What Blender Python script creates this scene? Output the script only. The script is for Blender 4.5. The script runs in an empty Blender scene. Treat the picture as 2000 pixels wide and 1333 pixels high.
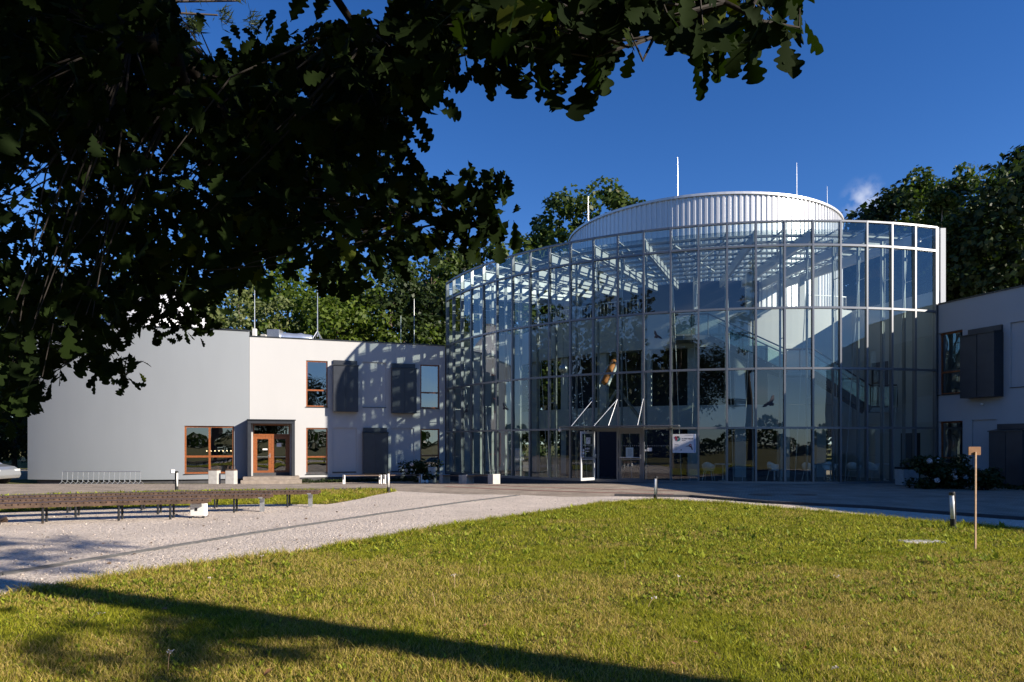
import bpy, math, random
import numpy as np
from mathutils import Vector, Matrix
from mathutils.geometry import delaunay_2d_cdt

random.seed(7)
PI = math.pi
scene = bpy.context.scene
COL = scene.collection

# ------------------------------------------------------------------ camera
EYE, HZ, F = 1.67, 867.0, 1333.33           # eye height, horizon row and focal length in photo pixels
cam_d = bpy.data.cameras.new("camera")
cam = bpy.data.objects.new("camera", cam_d)
COL.objects.link(cam)
cam.location = (0, 0, EYE)
cam.rotation_euler = (PI / 2, 0, 0)
cam_d.sensor_width = 36.0
cam_d.lens = 24.0
cam_d.shift_y = (HZ - 666.5) / 2000.0
cam_d.clip_start, cam_d.clip_end = 0.1, 6000
scene.camera = cam

# ------------------------------------------------------------------ light
SUN_EL = math.radians(22.8)
SUN_TO = Vector((0.902 * math.cos(SUN_EL), -0.431 * math.cos(SUN_EL), math.sin(SUN_EL)))
world = bpy.data.worlds.new("World")
scene.world = world
world.use_nodes = True
wn, wl = world.node_tree.nodes, world.node_tree.links
wn.clear()
sky = wn.new("ShaderNodeTexSky")
sky.sky_type = 'NISHITA'
sky.sun_disc = False
sky.sun_elevation = SUN_EL
sky.sun_rotation = math.atan2(SUN_TO.x, SUN_TO.y)
sky.air_density, sky.dust_density, sky.ozone_density = 0.75, 0.0, 2.2
bg = wn.new("ShaderNodeBackground")
bg.inputs["Strength"].default_value = 0.088
wo = wn.new("ShaderNodeOutputWorld")
# thin evening clouds low in the sky
tc = wn.new("ShaderNodeTexCoord")
mp = wn.new("ShaderNodeMapping"); mp.inputs["Scale"].default_value = (1.0, 1.0, 3.2)
ns = wn.new("ShaderNodeTexNoise"); ns.inputs["Scale"].default_value = 5.0; ns.inputs["Detail"].default_value = 7.0
rp = wn.new("ShaderNodeValToRGB"); rp.color_ramp.elements[0].position = 0.56; rp.color_ramp.elements[1].position = 0.80
sp = wn.new("ShaderNodeSeparateXYZ")
band = wn.new("ShaderNodeMapRange"); band.inputs[1].default_value = 0.30; band.inputs[2].default_value = 0.12
band.inputs[3].default_value = 0.0; band.inputs[4].default_value = 0.75
ml = wn.new("ShaderNodeMath"); ml.operation = 'MULTIPLY'
mx = wn.new("ShaderNodeMixRGB"); mx.inputs[2].default_value = (6.5, 6.6, 7.0, 1)
wl.new(tc.outputs["Generated"], mp.inputs[0]); wl.new(mp.outputs[0], ns.inputs[0]); wl.new(ns.outputs["Fac"], rp.inputs[0])
wl.new(tc.outputs["Generated"], sp.inputs[0]); wl.new(sp.outputs["Z"], band.inputs[0])
wl.new(rp.outputs[0], ml.inputs[0]); wl.new(band.outputs[0], ml.inputs[1])
hs = wn.new("ShaderNodeHueSaturation"); hs.inputs["Saturation"].default_value = 1.3; hs.inputs["Hue"].default_value = 0.513      # the deep polarised blue of the day
wl.new(sky.outputs[0], hs.inputs["Color"])
hz_f = wn.new("ShaderNodeMapRange"); hz_f.inputs[1].default_value = 0.24; hz_f.inputs[2].default_value = 0.0     # pale haze at the horizon
hz_f.inputs[3].default_value = 0.0; hz_f.inputs[4].default_value = 0.6
hzm = wn.new("ShaderNodeMixRGB"); hzm.inputs[2].default_value = (1.6, 2.2, 3.3, 1)
wl.new(sp.outputs["Z"], hz_f.inputs[0]); wl.new(hz_f.outputs[0], hzm.inputs[0]); wl.new(hs.outputs[0], hzm.inputs[1])
wd = Vector((0.5175, 1.0, 0.357)).normalized()
vd = wn.new("ShaderNodeVectorMath"); vd.operation = 'DISTANCE'; vd.inputs[1].default_value = wd
nv = wn.new("ShaderNodeVectorMath"); nv.operation = 'NORMALIZE'
wm = wn.new("ShaderNodeMapRange"); wm.inputs[1].default_value = 0.034; wm.inputs[2].default_value = 0.004; wm.inputs[4].default_value = 0.55; wm.interpolation_type = 'SMOOTHSTEP'
n2 = wn.new("ShaderNodeTexNoise"); n2.inputs["Scale"].default_value = 42; n2.inputs["Detail"].default_value = 6
r2 = wn.new("ShaderNodeMapRange"); r2.inputs[1].default_value = 0.42; r2.inputs[2].default_value = 0.72
m2 = wn.new("ShaderNodeMath"); m2.operation = 'MULTIPLY'; a2 = wn.new("ShaderNodeMath"); a2.operation = 'MAXIMUM'
wl.new(tc.outputs["Generated"], nv.inputs[0]); wl.new(nv.outputs[0], vd.inputs[0]); wl.new(vd.outputs["Value"], wm.inputs[0]); wl.new(nv.outputs[0], n2.inputs[0])
wl.new(n2.outputs["Fac"], r2.inputs[0]); wl.new(wm.outputs[0], m2.inputs[0]); wl.new(r2.outputs[0], m2.inputs[1])
wl.new(ml.outputs[0], a2.inputs[0]); wl.new(m2.outputs[0], a2.inputs[1]); ml = a2
wl.new(ml.outputs[0], mx.inputs[0]); wl.new(hzm.outputs[0], mx.inputs[1])
wl.new(mx.outputs[0], bg.inputs[0]); wl.new(bg.outputs[0], wo.inputs[0])

sun_d = bpy.data.lights.new("sun", 'SUN')
sun_d.energy = 5.0
sun_d.angle = math.radians(0.5)
sun_d.color = (1.0, 0.895, 0.76)
sun = bpy.data.objects.new("sun", sun_d)
COL.objects.link(sun)
sun.location = (30, -15, 30)
sun.rotation_euler = (-SUN_TO).to_track_quat('-Z', 'Y').to_euler()

scene.view_settings.view_transform = 'Standard'
scene.view_settings.look = 'None'
scene.view_settings.gamma = 1.0
scene.view_settings.use_curve_mapping = False
scene.view_settings.exposure = 0.95
scene.render.engine = 'CYCLES'
scene.cycles.max_bounces = 10
scene.cycles.diffuse_bounces = 4
scene.cycles.glossy_bounces = 5
scene.cycles.transparent_max_bounces = 32
scene.cycles.caustics_reflective = False
scene.cycles.caustics_refractive = False
scene.cycles.sample_clamp_indirect = 6.0

# ------------------------------------------------------------------ helpers
class MB:
    """collects shapes in world coordinates; build() links them as ONE mesh object"""
    def __init__(self): self.v, self.f = [], []
    def add(self, vs, fs):
        n = len(self.v)
        self.v += [tuple(p) for p in vs]
        self.f += [tuple(i + n for i in q) for q in fs]
        return self
    def quad(self, a, b, c, d): return self.add([a, b, c, d], [(0, 1, 2, 3)])
    def obox(self, o, u, v, w):
        o, u, v, w = Vector(o), Vector(u), Vector(v), Vector(w)
        p = [o, o + u, o + u + v, o + v, o + w, o + u + w, o + u + v + w, o + v + w]
        fs = [(0, 3, 2, 1), (4, 5, 6, 7), (0, 1, 5, 4), (1, 2, 6, 5), (2, 3, 7, 6), (3, 0, 4, 7)]
        if u.cross(v).dot(w) < 0: fs = [q[::-1] for q in fs]
        return self.add(p, fs)
    def box(self, x0, x1, y0, y1, z0, z1): return self.obox((x0, y0, z0), (x1 - x0, 0, 0), (0, y1 - y0, 0), (0, 0, z1 - z0))
    def beam(self, p, q, w, h, up=(0, 0, 1)):
        p, q = Vector(p), Vector(q)
        d = (q - p).normalized(); up = Vector(up)
        s = d.cross(up)
        if s.length < 1e-4: s = d.cross(Vector((0, 1, 0)))
        s.normalize(); t = s.cross(d).normalized()
        return self.obox(p - s * w / 2 - t * h / 2, q - p, s * w, t * h)
    def tube(self, pts, r, n=8):
        pts = [Vector(p) for p in pts]
        if not isinstance(r, (list, tuple)): r = [r] * len(pts)
        vs, fs = [], []
        ref = None
        for i, p in enumerate(pts):
            d = (pts[min(i + 1, len(pts) - 1)] - pts[max(i - 1, 0)]).normalized()
            if ref is None: ref = Vector((1, 0, 0)) if abs(d.x) < 0.8 else Vector((0, 1, 0))
            s = d.cross(ref).normalized(); t = d.cross(s).normalized(); ref = -t.cross(d).cross(d) if False else ref
            for k in range(n):
                a = 2 * PI * k / n
                vs.append(p + (s * math.cos(a) + t * math.sin(a)) * r[i])
        for i in range(len(pts) - 1):
            for k in range(n):
                k2 = (k + 1) % n
                fs.append((i * n + k, i * n + k2, (i + 1) * n + k2, (i + 1) * n + k))
        fs.append(tuple(range(n))[::-1]); fs.append(tuple((len(pts) - 1) * n + k for k in range(n)))
        return self.add(vs, fs)
    def lathe(self, c, prof, n=24):
        c = Vector(c); vs, fs = [], []
        for r, z in prof:
            for k in range(n):
                a = 2 * PI * k / n
                vs.append((c.x + r * math.cos(a), c.y + r * math.sin(a), c.z + z))
        m = len(prof)
        for i in range(m - 1):
            for k in range(n):
                k2 = (k + 1) % n
                fs.append((i * n + k, i * n + k2, (i + 1) * n + k2, (i + 1) * n + k))
        fs.append(tuple(range(n))[::-1]); fs.append(tuple((m - 1) * n + k for k in range(n)))
        return self.add(vs, fs)
    def prism(self, poly, z0, z1):
        n = len(poly)
        area = sum(poly[i][0] * poly[(i + 1) % n][1] - poly[(i + 1) % n][0] * poly[i][1] for i in range(n))
        if area < 0: poly = poly[::-1]
        vs = [(x, y, z0) for x, y in poly] + [(x, y, z1) for x, y in poly]
        fs = [tuple(range(n))[::-1], tuple(range(n, 2 * n))]
        fs += [(i, (i + 1) % n, n + (i + 1) % n, n + i) for i in range(n)]
        return self.add(vs, fs)
    def ring(self, c, r0, r1, a0, a1, z0, z1, n=40):
        """curved box: sector of a ring about c, angles measured from -Y towards +X"""
        vs, fs = [], []
        for i in range(n + 1):
            a = a0 + (a1 - a0) * i / n
            for r, z in ((r0, z0), (r1, z0), (r1, z1), (r0, z1)):
                vs.append((c[0] + r * math.sin(a), c[1] - r * math.cos(a), z))
        for i in range(n):
            for k in range(4):
                k2 = (k + 1) % 4
                fs.append((i * 4 + k, (i + 1) * 4 + k, (i + 1) * 4 + k2, i * 4 + k2))
        fs.append((0, 1, 2, 3)); fs.append(tuple(n * 4 + k for k in (3, 2, 1, 0)))
        return self.add(vs, fs)
    def build(self, name, mat, parent=None, smooth=False, bevel=0.0, label=None):
        me = bpy.data.meshes.new(name)
        off = Vector((0, 0, 0))
        q = parent
        while q is not None:
            off += q.location; q = q.parent
        me.from_pydata([(p[0] - off.x, p[1] - off.y, p[2] - off.z) for p in self.v], [], self.f)
        return link(name, me, mat, parent, smooth, bevel, label)

def link(name, me, mat, parent=None, smooth=False, bevel=0.0, label=None):
    if not me.materials: me.materials.append(mat)
    if smooth:
        me.polygons.foreach_set("use_smooth", [True] * len(me.polygons))
    o = bpy.data.objects.new(name, me)
    COL.objects.link(o)
    if parent is not None: o.parent = parent
    if bevel:
        b = o.modifiers.new("bevel", 'BEVEL'); b.width = bevel; b.segments = 2; b.limit_method = 'ANGLE'
    if label: o["label"] = label
    me.update()
    return o

def tag(o, label=None, cat=None, group=None, kind=None):
    if label: o["label"] = label
    if cat: o["category"] = cat
    if group: o["group"] = group
    if kind: o["kind"] = kind
    return o

def thing(name, label, cat, loc=(0, 0, 0), group=None):
    o = bpy.data.objects.new(name, None)
    COL.objects.link(o)
    o.location = loc
    o.empty_display_size = 0.2
    return tag(o, label, cat, group)

def dup(root, loc, rz=0.0, label=None, scale=1.0):
    def cp(o, par):
        c = o.copy(); COL.objects.link(c)
        if par is not None: c.parent = par
        for ch in list(o.children): cp(ch, c)
        return c
    r = cp(root, None)
    r.location = loc; r.rotation_euler = (0, 0, rz); r.scale = (scale,) * 3
    if label: r["label"] = label
    return r

def np_mesh(name, verts, faces_flat, loop_tot, colors=None):
    """fast mesh from numpy arrays; loop_tot = vertices per face (constant)"""
    me = bpy.data.meshes.new(name)
    nv, nl = len(verts), len(faces_flat); nf = nl // loop_tot
    me.vertices.add(nv); me.loops.add(nl); me.polygons.add(nf)
    me.vertices.foreach_set("co", np.ascontiguousarray(verts, np.float32).ravel())
    me.loops.foreach_set("vertex_index", np.ascontiguousarray(faces_flat, np.int32))
    me.polygons.foreach_set("loop_start", np.arange(0, nl, loop_tot, dtype=np.int32))
    me.polygons.foreach_set("loop_total", np.full(nf, loop_tot, np.int32))
    if colors is not None:
        at = me.attributes.new("tint", 'FLOAT_COLOR', 'POINT')
        at.data.foreach_set("color", np.ascontiguousarray(colors, np.float32).ravel())
    me.update(calc_edges=True)
    return me

def ss(t):
    t = np.clip(t, 0, 1); return t * t * (3 - 2 * t)

def tz(x, y):
    """height of the ground: level to the facade, falling 0.4 m towards the back left"""
    return -0.42 * ss((np.asarray(y, float) - 27.0) / 9.0) * (1 - ss((np.asarray(x, float) - 2.0) / 9.0))

def G(px, py, z=0.0):
    """where a photo pixel meets level ground"""
    Y = (EYE - z) * F / (py - HZ)
    return ((px - 1000) / F * Y, Y)

def P(px, py, Y):
    return Vector(((px - 1000) / F * Y, Y, EYE + (HZ - py) / F * Y))

# ------------------------------------------------------------------ materials
def mat(name, col, rough=0.6, metal=0.0, noise=0.0, nscale=8.0, bump=0.0, bscale=40.0, spec=0.5, coat=0.0):
    m = bpy.data.materials.new(name); m.use_nodes = True
    n, l = m.node_tree.nodes, m.node_tree.links
    b = n["Principled BSDF"]
    b.inputs["Base Color"].default_value = (*col, 1)
    b.inputs["Roughness"].default_value = rough
    b.inputs["Metallic"].default_value = metal
    b.inputs["Specular IOR Level"].default_value = spec
    b.inputs["Coat Weight"].default_value = coat
    tcn = n.new("ShaderNodeTexCoord")
    if noise:
        t = n.new("ShaderNodeTexNoise"); t.inputs["Scale"].default_value = nscale; t.inputs["Detail"].default_value = 6
        r = n.new("ShaderNodeMapRange"); r.inputs[1].default_value = 0.3; r.inputs[2].default_value = 0.7
        r.inputs[3].default_value = 1 - noise; r.inputs[4].default_value = 1 + noise
        x = n.new("ShaderNodeMixRGB"); x.blend_type = 'MULTIPLY'; x.inputs[0].default_value = 1; x.inputs[1].default_value = (*col, 1)
        l.new(tcn.outputs["Object"], t.inputs[0]); l.new(t.outputs["Fac"], r.inputs[0]); l.new(r.outputs[0], x.inputs[2]); l.new(x.outputs[0], b.inputs["Base Color"])
    if bump:
        t2 = n.new("ShaderNodeTexNoise"); t2.inputs["Scale"].default_value = bscale; t2.inputs["Detail"].default_value = 4
        bp = n.new("ShaderNodeBump"); bp.inputs["Strength"].default_value = bump; bp.inputs["Distance"].default_value = 0.01
        l.new(tcn.outputs["Object"], t2.inputs[0]); l.new(t2.outputs["Fac"], bp.inputs["Height"]); l.new(bp.outputs[0], b.inputs["Normal"])
    return m

def wall_mat(name, col):
    """mineral render with faint weathering: broad tone drift, thin vertical run marks, fine grain"""
    m = mat(name, col, 0.9, bump=0.25, bscale=60, spec=0.2)
    n, l = m.node_tree.nodes, m.node_tree.links
    b = n["Principled BSDF"]
    tcn = n.new("ShaderNodeTexCoord")
    mp = n.new("ShaderNodeMapping"); mp.inputs["Scale"].default_value = (1.0, 1.0, 0.18)
    a = n.new("ShaderNodeTexNoise"); a.inputs["Scale"].default_value = 2.2; a.inputs["Detail"].default_value = 6
    c = n.new("ShaderNodeTexNoise"); c.inputs["Scale"].default_value = 0.35; c.inputs["Detail"].default_value = 3
    l.new(tcn.outputs["Object"], mp.inputs[0]); l.new(mp.outputs[0], a.inputs[0]); l.new(tcn.outputs["Object"], c.inputs[0])
    ad = n.new("ShaderNodeMath"); ad.operation = 'ADD'
    l.new(a.outputs["Fac"], ad.inputs[0]); l.new(c.outputs["Fac"], ad.inputs[1])
    r = n.new("ShaderNodeMapRange"); r.inputs[1].default_value = 0.7; r.inputs[2].default_value = 1.3
    r.inputs[3].default_value = 0.975; r.inputs[4].default_value = 1.015
    x = n.new("ShaderNodeMixRGB"); x.blend_type = 'MULTIPLY'; x.inputs[0].default_value = 1; x.inputs[1].default_value = (*col, 1)
    l.new(ad.outputs[0], r.inputs[0]); l.new(r.outputs[0], x.inputs[2]); l.new(x.outputs[0], b.inputs["Base Color"])
    return m

def glass_mat(name, tint, base=0.14, wob=0.02, wscale=0.7):
    m = bpy.data.materials.new(name); m.use_nodes = True
    n, l = m.node_tree.nodes, m.node_tree.links
    n.clear()
    out = n.new("ShaderNodeOutputMaterial"); mixs = n.new("ShaderNodeMixShader")
    tr = n.new("ShaderNodeBsdfTransparent"); tr.inputs[0].default_value = (*tint, 1)
    gl = n.new("ShaderNodeBsdfGlossy"); gl.inputs["Roughness"].default_value = 0.0; gl.inputs["Color"].default_value = (0.93, 0.97, 1.0, 1)
    lw = n.new("ShaderNodeLayerWeight"); lw.inputs["Blend"].default_value = 0.5
    pw = n.new("ShaderNodeMath"); pw.operation = 'POWER'; pw.inputs[1].default_value = 4.0
    mr = n.new("ShaderNodeMapRange"); mr.inputs[3].default_value = base; mr.inputs[4].default_value = 1.0
    tcn = n.new("ShaderNodeTexCoord"); nz = n.new("ShaderNodeTexNoise"); nz.inputs["Scale"].default_value = wscale; nz.inputs["Detail"].default_value = 1
    bp = n.new("ShaderNodeBump"); bp.inputs["Strength"].default_value = 1.0; bp.inputs["Distance"].default_value = wob
    l.new(tcn.outputs["Object"], nz.inputs[0]); l.new(nz.outputs["Fac"], bp.inputs["Height"]); l.new(bp.outputs[0], gl.inputs["Normal"])
    l.new(lw.outputs["Facing"], pw.inputs[0]); l.new(pw.outputs[0], mr.inputs[0]); l.new(mr.outputs[0], mixs.inputs[0])
    l.new(tr.outputs[0], mixs.inputs[1]); l.new(gl.outputs[0], mixs.inputs[2]); l.new(mixs.outputs[0], out.inputs[0])
    return m

def leaf_mat(name, c1, c2, trans=0.35, c3=None, rough=0.5):
    """leaf: diffuse + translucent, tone picked per leaf"""
    m = bpy.data.materials.new(name); m.use_nodes = True
    n, l = m.node_tree.nodes, m.node_tree.links
    b = n["Principled BSDF"]; out = n["Material Output"]
    g = n.new("ShaderNodeNewGeometry")
    r = n.new("ShaderNodeValToRGB")
    r.color_ramp.elements[0].color = (*c1, 1); r.color_ramp.elements[1].color = (*c2, 1)
    if c3:
        e = r.color_ramp.elements.new(0.97); e.color = (*c2, 1); r.color_ramp.elements[-1].color = (*c3, 1)
    l.new(g.outputs["Random Per Island"], r.inputs[0]); l.new(r.outputs[0], b.inputs["Base Color"])
    b.inputs["Roughness"].default_value = rough; b.inputs["Specular IOR Level"].default_value = 0.25
    t = n.new("ShaderNodeBsdfTranslucent"); x = n.new("ShaderNodeMixRGB"); x.blend_type = 'MULTIPLY'; x.inputs[0].default_value = 1
    x.inputs[2].default_value = (1.3, 1.5, 0.5, 1)
    l.new(r.outputs[0], x.inputs[1]); l.new(x.outputs[0], t.inputs[0])
    ms = n.new("ShaderNodeMixShader"); ms.inputs[0].default_value = trans
    l.new(b.outputs[0], ms.inputs[1]); l.new(t.outputs[0], ms.inputs[2]); l.new(ms.outputs[0], out.inputs[0])
    return m

def tint_mat(name, trans=0.3):
    m = bpy.data.materials.new(name); m.use_nodes = True
    n, l = m.node_tree.nodes, m.node_tree.links
    b = n["Principled BSDF"]; out = n["Material Output"]
    a = n.new("ShaderNodeAttribute"); a.attribute_name = "tint"
    b.inputs["Roughness"].default_value = 0.6; b.inputs["Specular IOR Level"].default_value = 0.2
    t = n.new("ShaderNodeBsdfTranslucent"); ms = n.new("ShaderNodeMixShader"); ms.inputs[0].default_value = trans
    l.new(a.outputs["Color"], b.inputs["Base Color"]); l.new(a.outputs["Color"], t.inputs[0])
    l.new(b.outputs[0], ms.inputs[1]); l.new(t.outputs[0], ms.inputs[2]); l.new(ms.outputs[0], out.inputs[0])
    return m

M = {}
M['white_wall'] = wall_mat('white render', (0.455, 0.457, 0.46))
M['gray_wall'] = wall_mat('grey render', (0.245, 0.268, 0.292))
M['plinth'] = mat('dark plinth', (0.06, 0.06, 0.065), 0.85, noise=0.2)
M['roof_trim'] = mat('dark roof flashing', (0.045, 0.05, 0.055), 0.4, 0.6)
M['anthracite'] = mat('anthracite sheet metal', (0.035, 0.04, 0.05), 0.42, 0.3, noise=0.12, nscale=3)
M['wood'] = mat('stained timber', (0.235, 0.075, 0.022), 0.4, noise=0.25, nscale=14, spec=0.5)
M['steel'] = mat('grey coated aluminium', (0.19, 0.20, 0.215), 0.35, 0.5)
M['steel_mid'] = mat('grey painted steel', (0.22, 0.235, 0.24), 0.45, 0.1)
M['steel_white'] = mat('white coated steel', (0.52, 0.54, 0.55), 0.4, 0.1)
M['galv'] = mat('galvanised steel', (0.50, 0.52, 0.54), 0.35, 0.8, noise=0.15, nscale=20)
M['steel_dark'] = mat('dark steel', (0.03, 0.032, 0.035), 0.45, 0.5)
M['interior'] = mat('interior white plaster', (0.48, 0.50, 0.495), 0.85, noise=0.03, nscale=1.0)
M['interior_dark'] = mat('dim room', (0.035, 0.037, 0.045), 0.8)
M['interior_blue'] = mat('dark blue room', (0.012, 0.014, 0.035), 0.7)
M['floor'] = mat('stone floor', (0.06, 0.06, 0.06), 0.25, noise=0.1)
M['glass'] = glass_mat('facade glass', (0.74, 0.83, 0.81), 0.11, 0.006, 0.45)
M['roof_glass'] = glass_mat('roof glass', (0.66, 0.72, 0.72), 0.06, 0.0)
M['clear_glass'] = glass_mat('balustrade glass', (0.66, 0.80, 0.77), 0.08, 0.0)
M['win_glass'] = glass_mat('window glass', (0.55, 0.6, 0.6), 0.24, 0.012, 0.8)
M['concrete'] = mat('pale concrete', (0.42, 0.41, 0.39), 0.85, noise=0.12, nscale=6, bump=0.3)
M['step'] = mat('step concrete', (0.25, 0.21, 0.175), 0.85, noise=0.2, nscale=5, bump=0.3)
M['plank'] = mat('weathered plank', (0.085, 0.052, 0.034), 0.6, noise=0.45, nscale=9, bump=0.2)
M['black'] = mat('black paint', (0.012, 0.012, 0.013), 0.45)
M['white_paint'] = mat('white paint', (0.75, 0.75, 0.73), 0.45)
M['diffuser'] = mat('opal diffuser', (0.78, 0.78, 0.76), 0.35)
M['bark'] = mat('bark', (0.085, 0.065, 0.048), 0.9, noise=0.4, nscale=5, bump=0.8, bscale=14)
M['pale_bark'] = mat('pale bark', (0.28, 0.23, 0.18), 0.9, noise=0.3, nscale=5, bump=0.5, bscale=14)
M['twig'] = mat('twig', (0.018, 0.013, 0.01), 0.85, noise=0.3, nscale=20)
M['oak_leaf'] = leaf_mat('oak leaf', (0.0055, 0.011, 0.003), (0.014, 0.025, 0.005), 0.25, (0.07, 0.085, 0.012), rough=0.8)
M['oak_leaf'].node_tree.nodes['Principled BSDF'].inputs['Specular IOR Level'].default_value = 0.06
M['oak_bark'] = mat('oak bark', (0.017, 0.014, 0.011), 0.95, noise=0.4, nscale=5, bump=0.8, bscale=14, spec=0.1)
M['leaf_a'] = leaf_mat('bright leaf', (0.045, 0.080, 0.011), (0.115, 0.155, 0.024), 0.38)
M['leaf_b'] = leaf_mat('mid leaf', (0.028, 0.052, 0.010), (0.070, 0.100, 0.020), 0.3, (0.12, 0.11, 0.03))
M['leaf_c'] = leaf_mat('dark leaf', (0.015, 0.030, 0.008), (0.036, 0.054, 0.014), 0.22)
M['leaf_d'] = leaf_mat('willow grey leaf', (0.07, 0.10, 0.03), (0.17, 0.19, 0.075), 0.3)
M['needle'] = leaf_mat('pine needle', (0.018, 0.032, 0.012), (0.04, 0.055, 0.018), 0.1)
M['grass'] = tint_mat('grass blade', 0.45)
M['petal'] = mat('flower petal', (0.72, 0.66, 0.66), 0.7)
M['card'] = mat('brown board', (0.26, 0.13, 0.06), 0.8, noise=0.15)
M['stick'] = mat('raw timber stake', (0.55, 0.36, 0.22), 0.7, noise=0.2, nscale=20)
M['foil'] = mat('foil duct wrap', (0.55, 0.60, 0.68), 0.3, 0.75, bump=1.0, bscale=4)
M['drum'] = mat('white aluminium cladding', (0.60, 0.61, 0.63), 0.38, 0.35)
M['dome'] = mat('white dome', (0.55, 0.56, 0.6), 0.45)
M['ink'] = mat('black ink', (0.02, 0.02, 0.03), 0.6)
M['red_ink'] = mat('crimson ink', (0.28, 0.02, 0.05), 0.6)
M['teal_ink'] = mat('teal ink', (0.02, 0.16, 0.17), 0.6)
M['grey_ink'] = mat('grey ink', (0.33, 0.33, 0.36), 0.6)
M['blue_ink'] = mat('pale blue ink', (0.30, 0.42, 0.62), 0.6)
M['paper'] = mat('printed board', (0.66, 0.66, 0.70), 0.5)
M['paper_blue'] = mat('blue-grey sheet', (0.36, 0.46, 0.52), 0.5)
M['sticker'] = mat('white sticker', (0.80, 0.80, 0.82), 0.5)
M['orange'] = mat('orange tank foam', (0.50, 0.17, 0.04), 0.7, noise=0.15)
M['car_paint'] = mat('silver car paint', (0.42, 0.44, 0.46), 0.28, 0.6, coat=0.8)
M['car_glass'] = mat('car glass', (0.01, 0.012, 0.014), 0.05, spec=0.8)
M['rubber'] = mat('tyre rubber', (0.015, 0.015, 0.015), 0.8)
M['rim'] = mat('alloy rim', (0.5, 0.5, 0.52), 0.3, 0.8)
M['tail_red'] = mat('red lamp plastic', (0.35, 0.01, 0.01), 0.2)
M['teal'] = mat('teal fabric', (0.01, 0.22, 0.22), 0.7)
lampm = bpy.data.materials.new('warm lamp'); lampm.use_nodes = True
lampm.node_tree.nodes["Principled BSDF"].inputs["Emission Color"].default_value = (1, 0.72, 0.38, 1)
lampm.node_tree.nodes["Principled BSDF"].inputs["Emission Strength"].default_value = 3.0
M['lamp'] = lampm

# ground materials --------------------------------------------------
def ground_mat():
    m = mat('dry meadow soil', (0.10, 0.09, 0.04), 0.95, spec=0.1)
    n, l = m.node_tree.nodes, m.node_tree.links; b = n["Principled BSDF"]
    t = n.new("ShaderNodeTexCoord")
    a = n.new("ShaderNodeTexNoise"); a.inputs["Scale"].default_value = 0.9; a.inputs["Detail"].default_value = 8
    c = n.new("ShaderNodeTexNoise"); c.inputs["Scale"].default_value = 22; c.inputs["Detail"].default_value = 6
    r = n.new("ShaderNodeValToRGB")
    r.color_ramp.elements[0].position = 0.3; r.color_ramp.elements[0].color = (0.06, 0.075, 0.015, 1)
    r.color_ramp.elements[1].position = 0.72; r.color_ramp.elements[1].color = (0.19, 0.155, 0.06, 1)
    ad = n.new("ShaderNodeMath"); ad.operation = 'ADD'; hf = n.new("ShaderNodeMath"); hf.operation = 'MULTIPLY'; hf.inputs[1].default_value = 0.5
    l.new(t.outputs["Object"], a.inputs[0]); l.new(t.outputs["Object"], c.inputs[0])
    l.new(a.outputs["Fac"], ad.inputs[0]); l.new(c.outputs["Fac"], ad.inputs[1]); l.new(ad.outputs[0], hf.inputs[0]); l.new(hf.outputs[0], r.inputs[0])
    l.new(r.outputs[0], b.inputs["Base Color"])
    bp = n.new("ShaderNodeBump"); bp.inputs["Strength"].default_value = 0.8; bp.inputs["Distance"].default_value = 0.04
    l.new(c.outputs["Fac"], bp.inputs["Height"]); l.new(bp.outputs[0], b.inputs["Normal"])
    return m
M['ground'] = ground_mat()

def gravel_mat():
    m = mat('limestone gravel', (0.5, 0.46, 0.42), 0.95, spec=0.15)
    n, l = m.node_tree.nodes, m.node_tree.links; b = n["Principled BSDF"]
    t = n.new("ShaderNodeTexCoord")
    v = n.new("ShaderNodeTexVoronoi"); v.inputs["Scale"].default_value = 42; v.inputs["Randomness"].default_value = 1
    v2 = n.new("ShaderNodeTexVoronoi"); v2.inputs["Scale"].default_value = 15
    a = n.new("ShaderNodeTexNoise"); a.inputs["Scale"].default_value = 0.7; a.inputs["Detail"].default_value = 7
    r = n.new("ShaderNodeValToRGB")
    r.color_ramp.elements[0].position = 0.02; r.color_ramp.elements[0].color = (0.36, 0.30, 0.245, 1)
    r.color_ramp.elements[1].position = 0.9; r.color_ramp.elements[1].color = (0.72, 0.63, 0.54, 1)
    e = r.color_ramp.elements.new(0.28); e.color = (0.58, 0.495, 0.41, 1)
    s = n.new("ShaderNodeSeparateColor")
    mul = n.new("ShaderNodeMixRGB"); mul.blend_type = 'MULTIPLY'; mul.inputs[0].default_value = 1
    mr = n.new("ShaderNodeMapRange"); mr.inputs[1].default_value = 0.3; mr.inputs[2].default_value = 0.7; mr.inputs[3].default_value = 0.86; mr.inputs[4].default_value = 1.08
    l.new(t.outputs["Object"], v.inputs[0]); l.new(t.outputs["Object"], v2.inputs[0]); l.new(t.outputs["Object"], a.inputs[0])
    l.new(v.outputs["Color"], s.inputs[0]); l.new(s.outputs[0], r.inputs[0])
    l.new(r.outputs[0], mul.inputs[1]); l.new(a.outputs["Fac"], mr.inputs[0]); l.new(mr.outputs[0], mul.inputs[2])
    l.new(mul.outputs[0], b.inputs["Base Color"])
    ad = n.new("ShaderNodeMath"); ad.operation = 'ADD'
    l.new(v.outputs["Distance"], ad.inputs[0]); l.new(v2.outputs["Distance"], ad.inputs[1])
    bp = n.new("ShaderNodeBump"); bp.inputs["Strength"].default_value = 0.7; bp.inputs["Distance"].default_value = -0.025
    l.new(ad.outputs[0], bp.inputs["Height"]); l.new(bp.outputs[0], b.inputs["Normal"])
    return m
M['gravel'] = gravel_mat()

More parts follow.
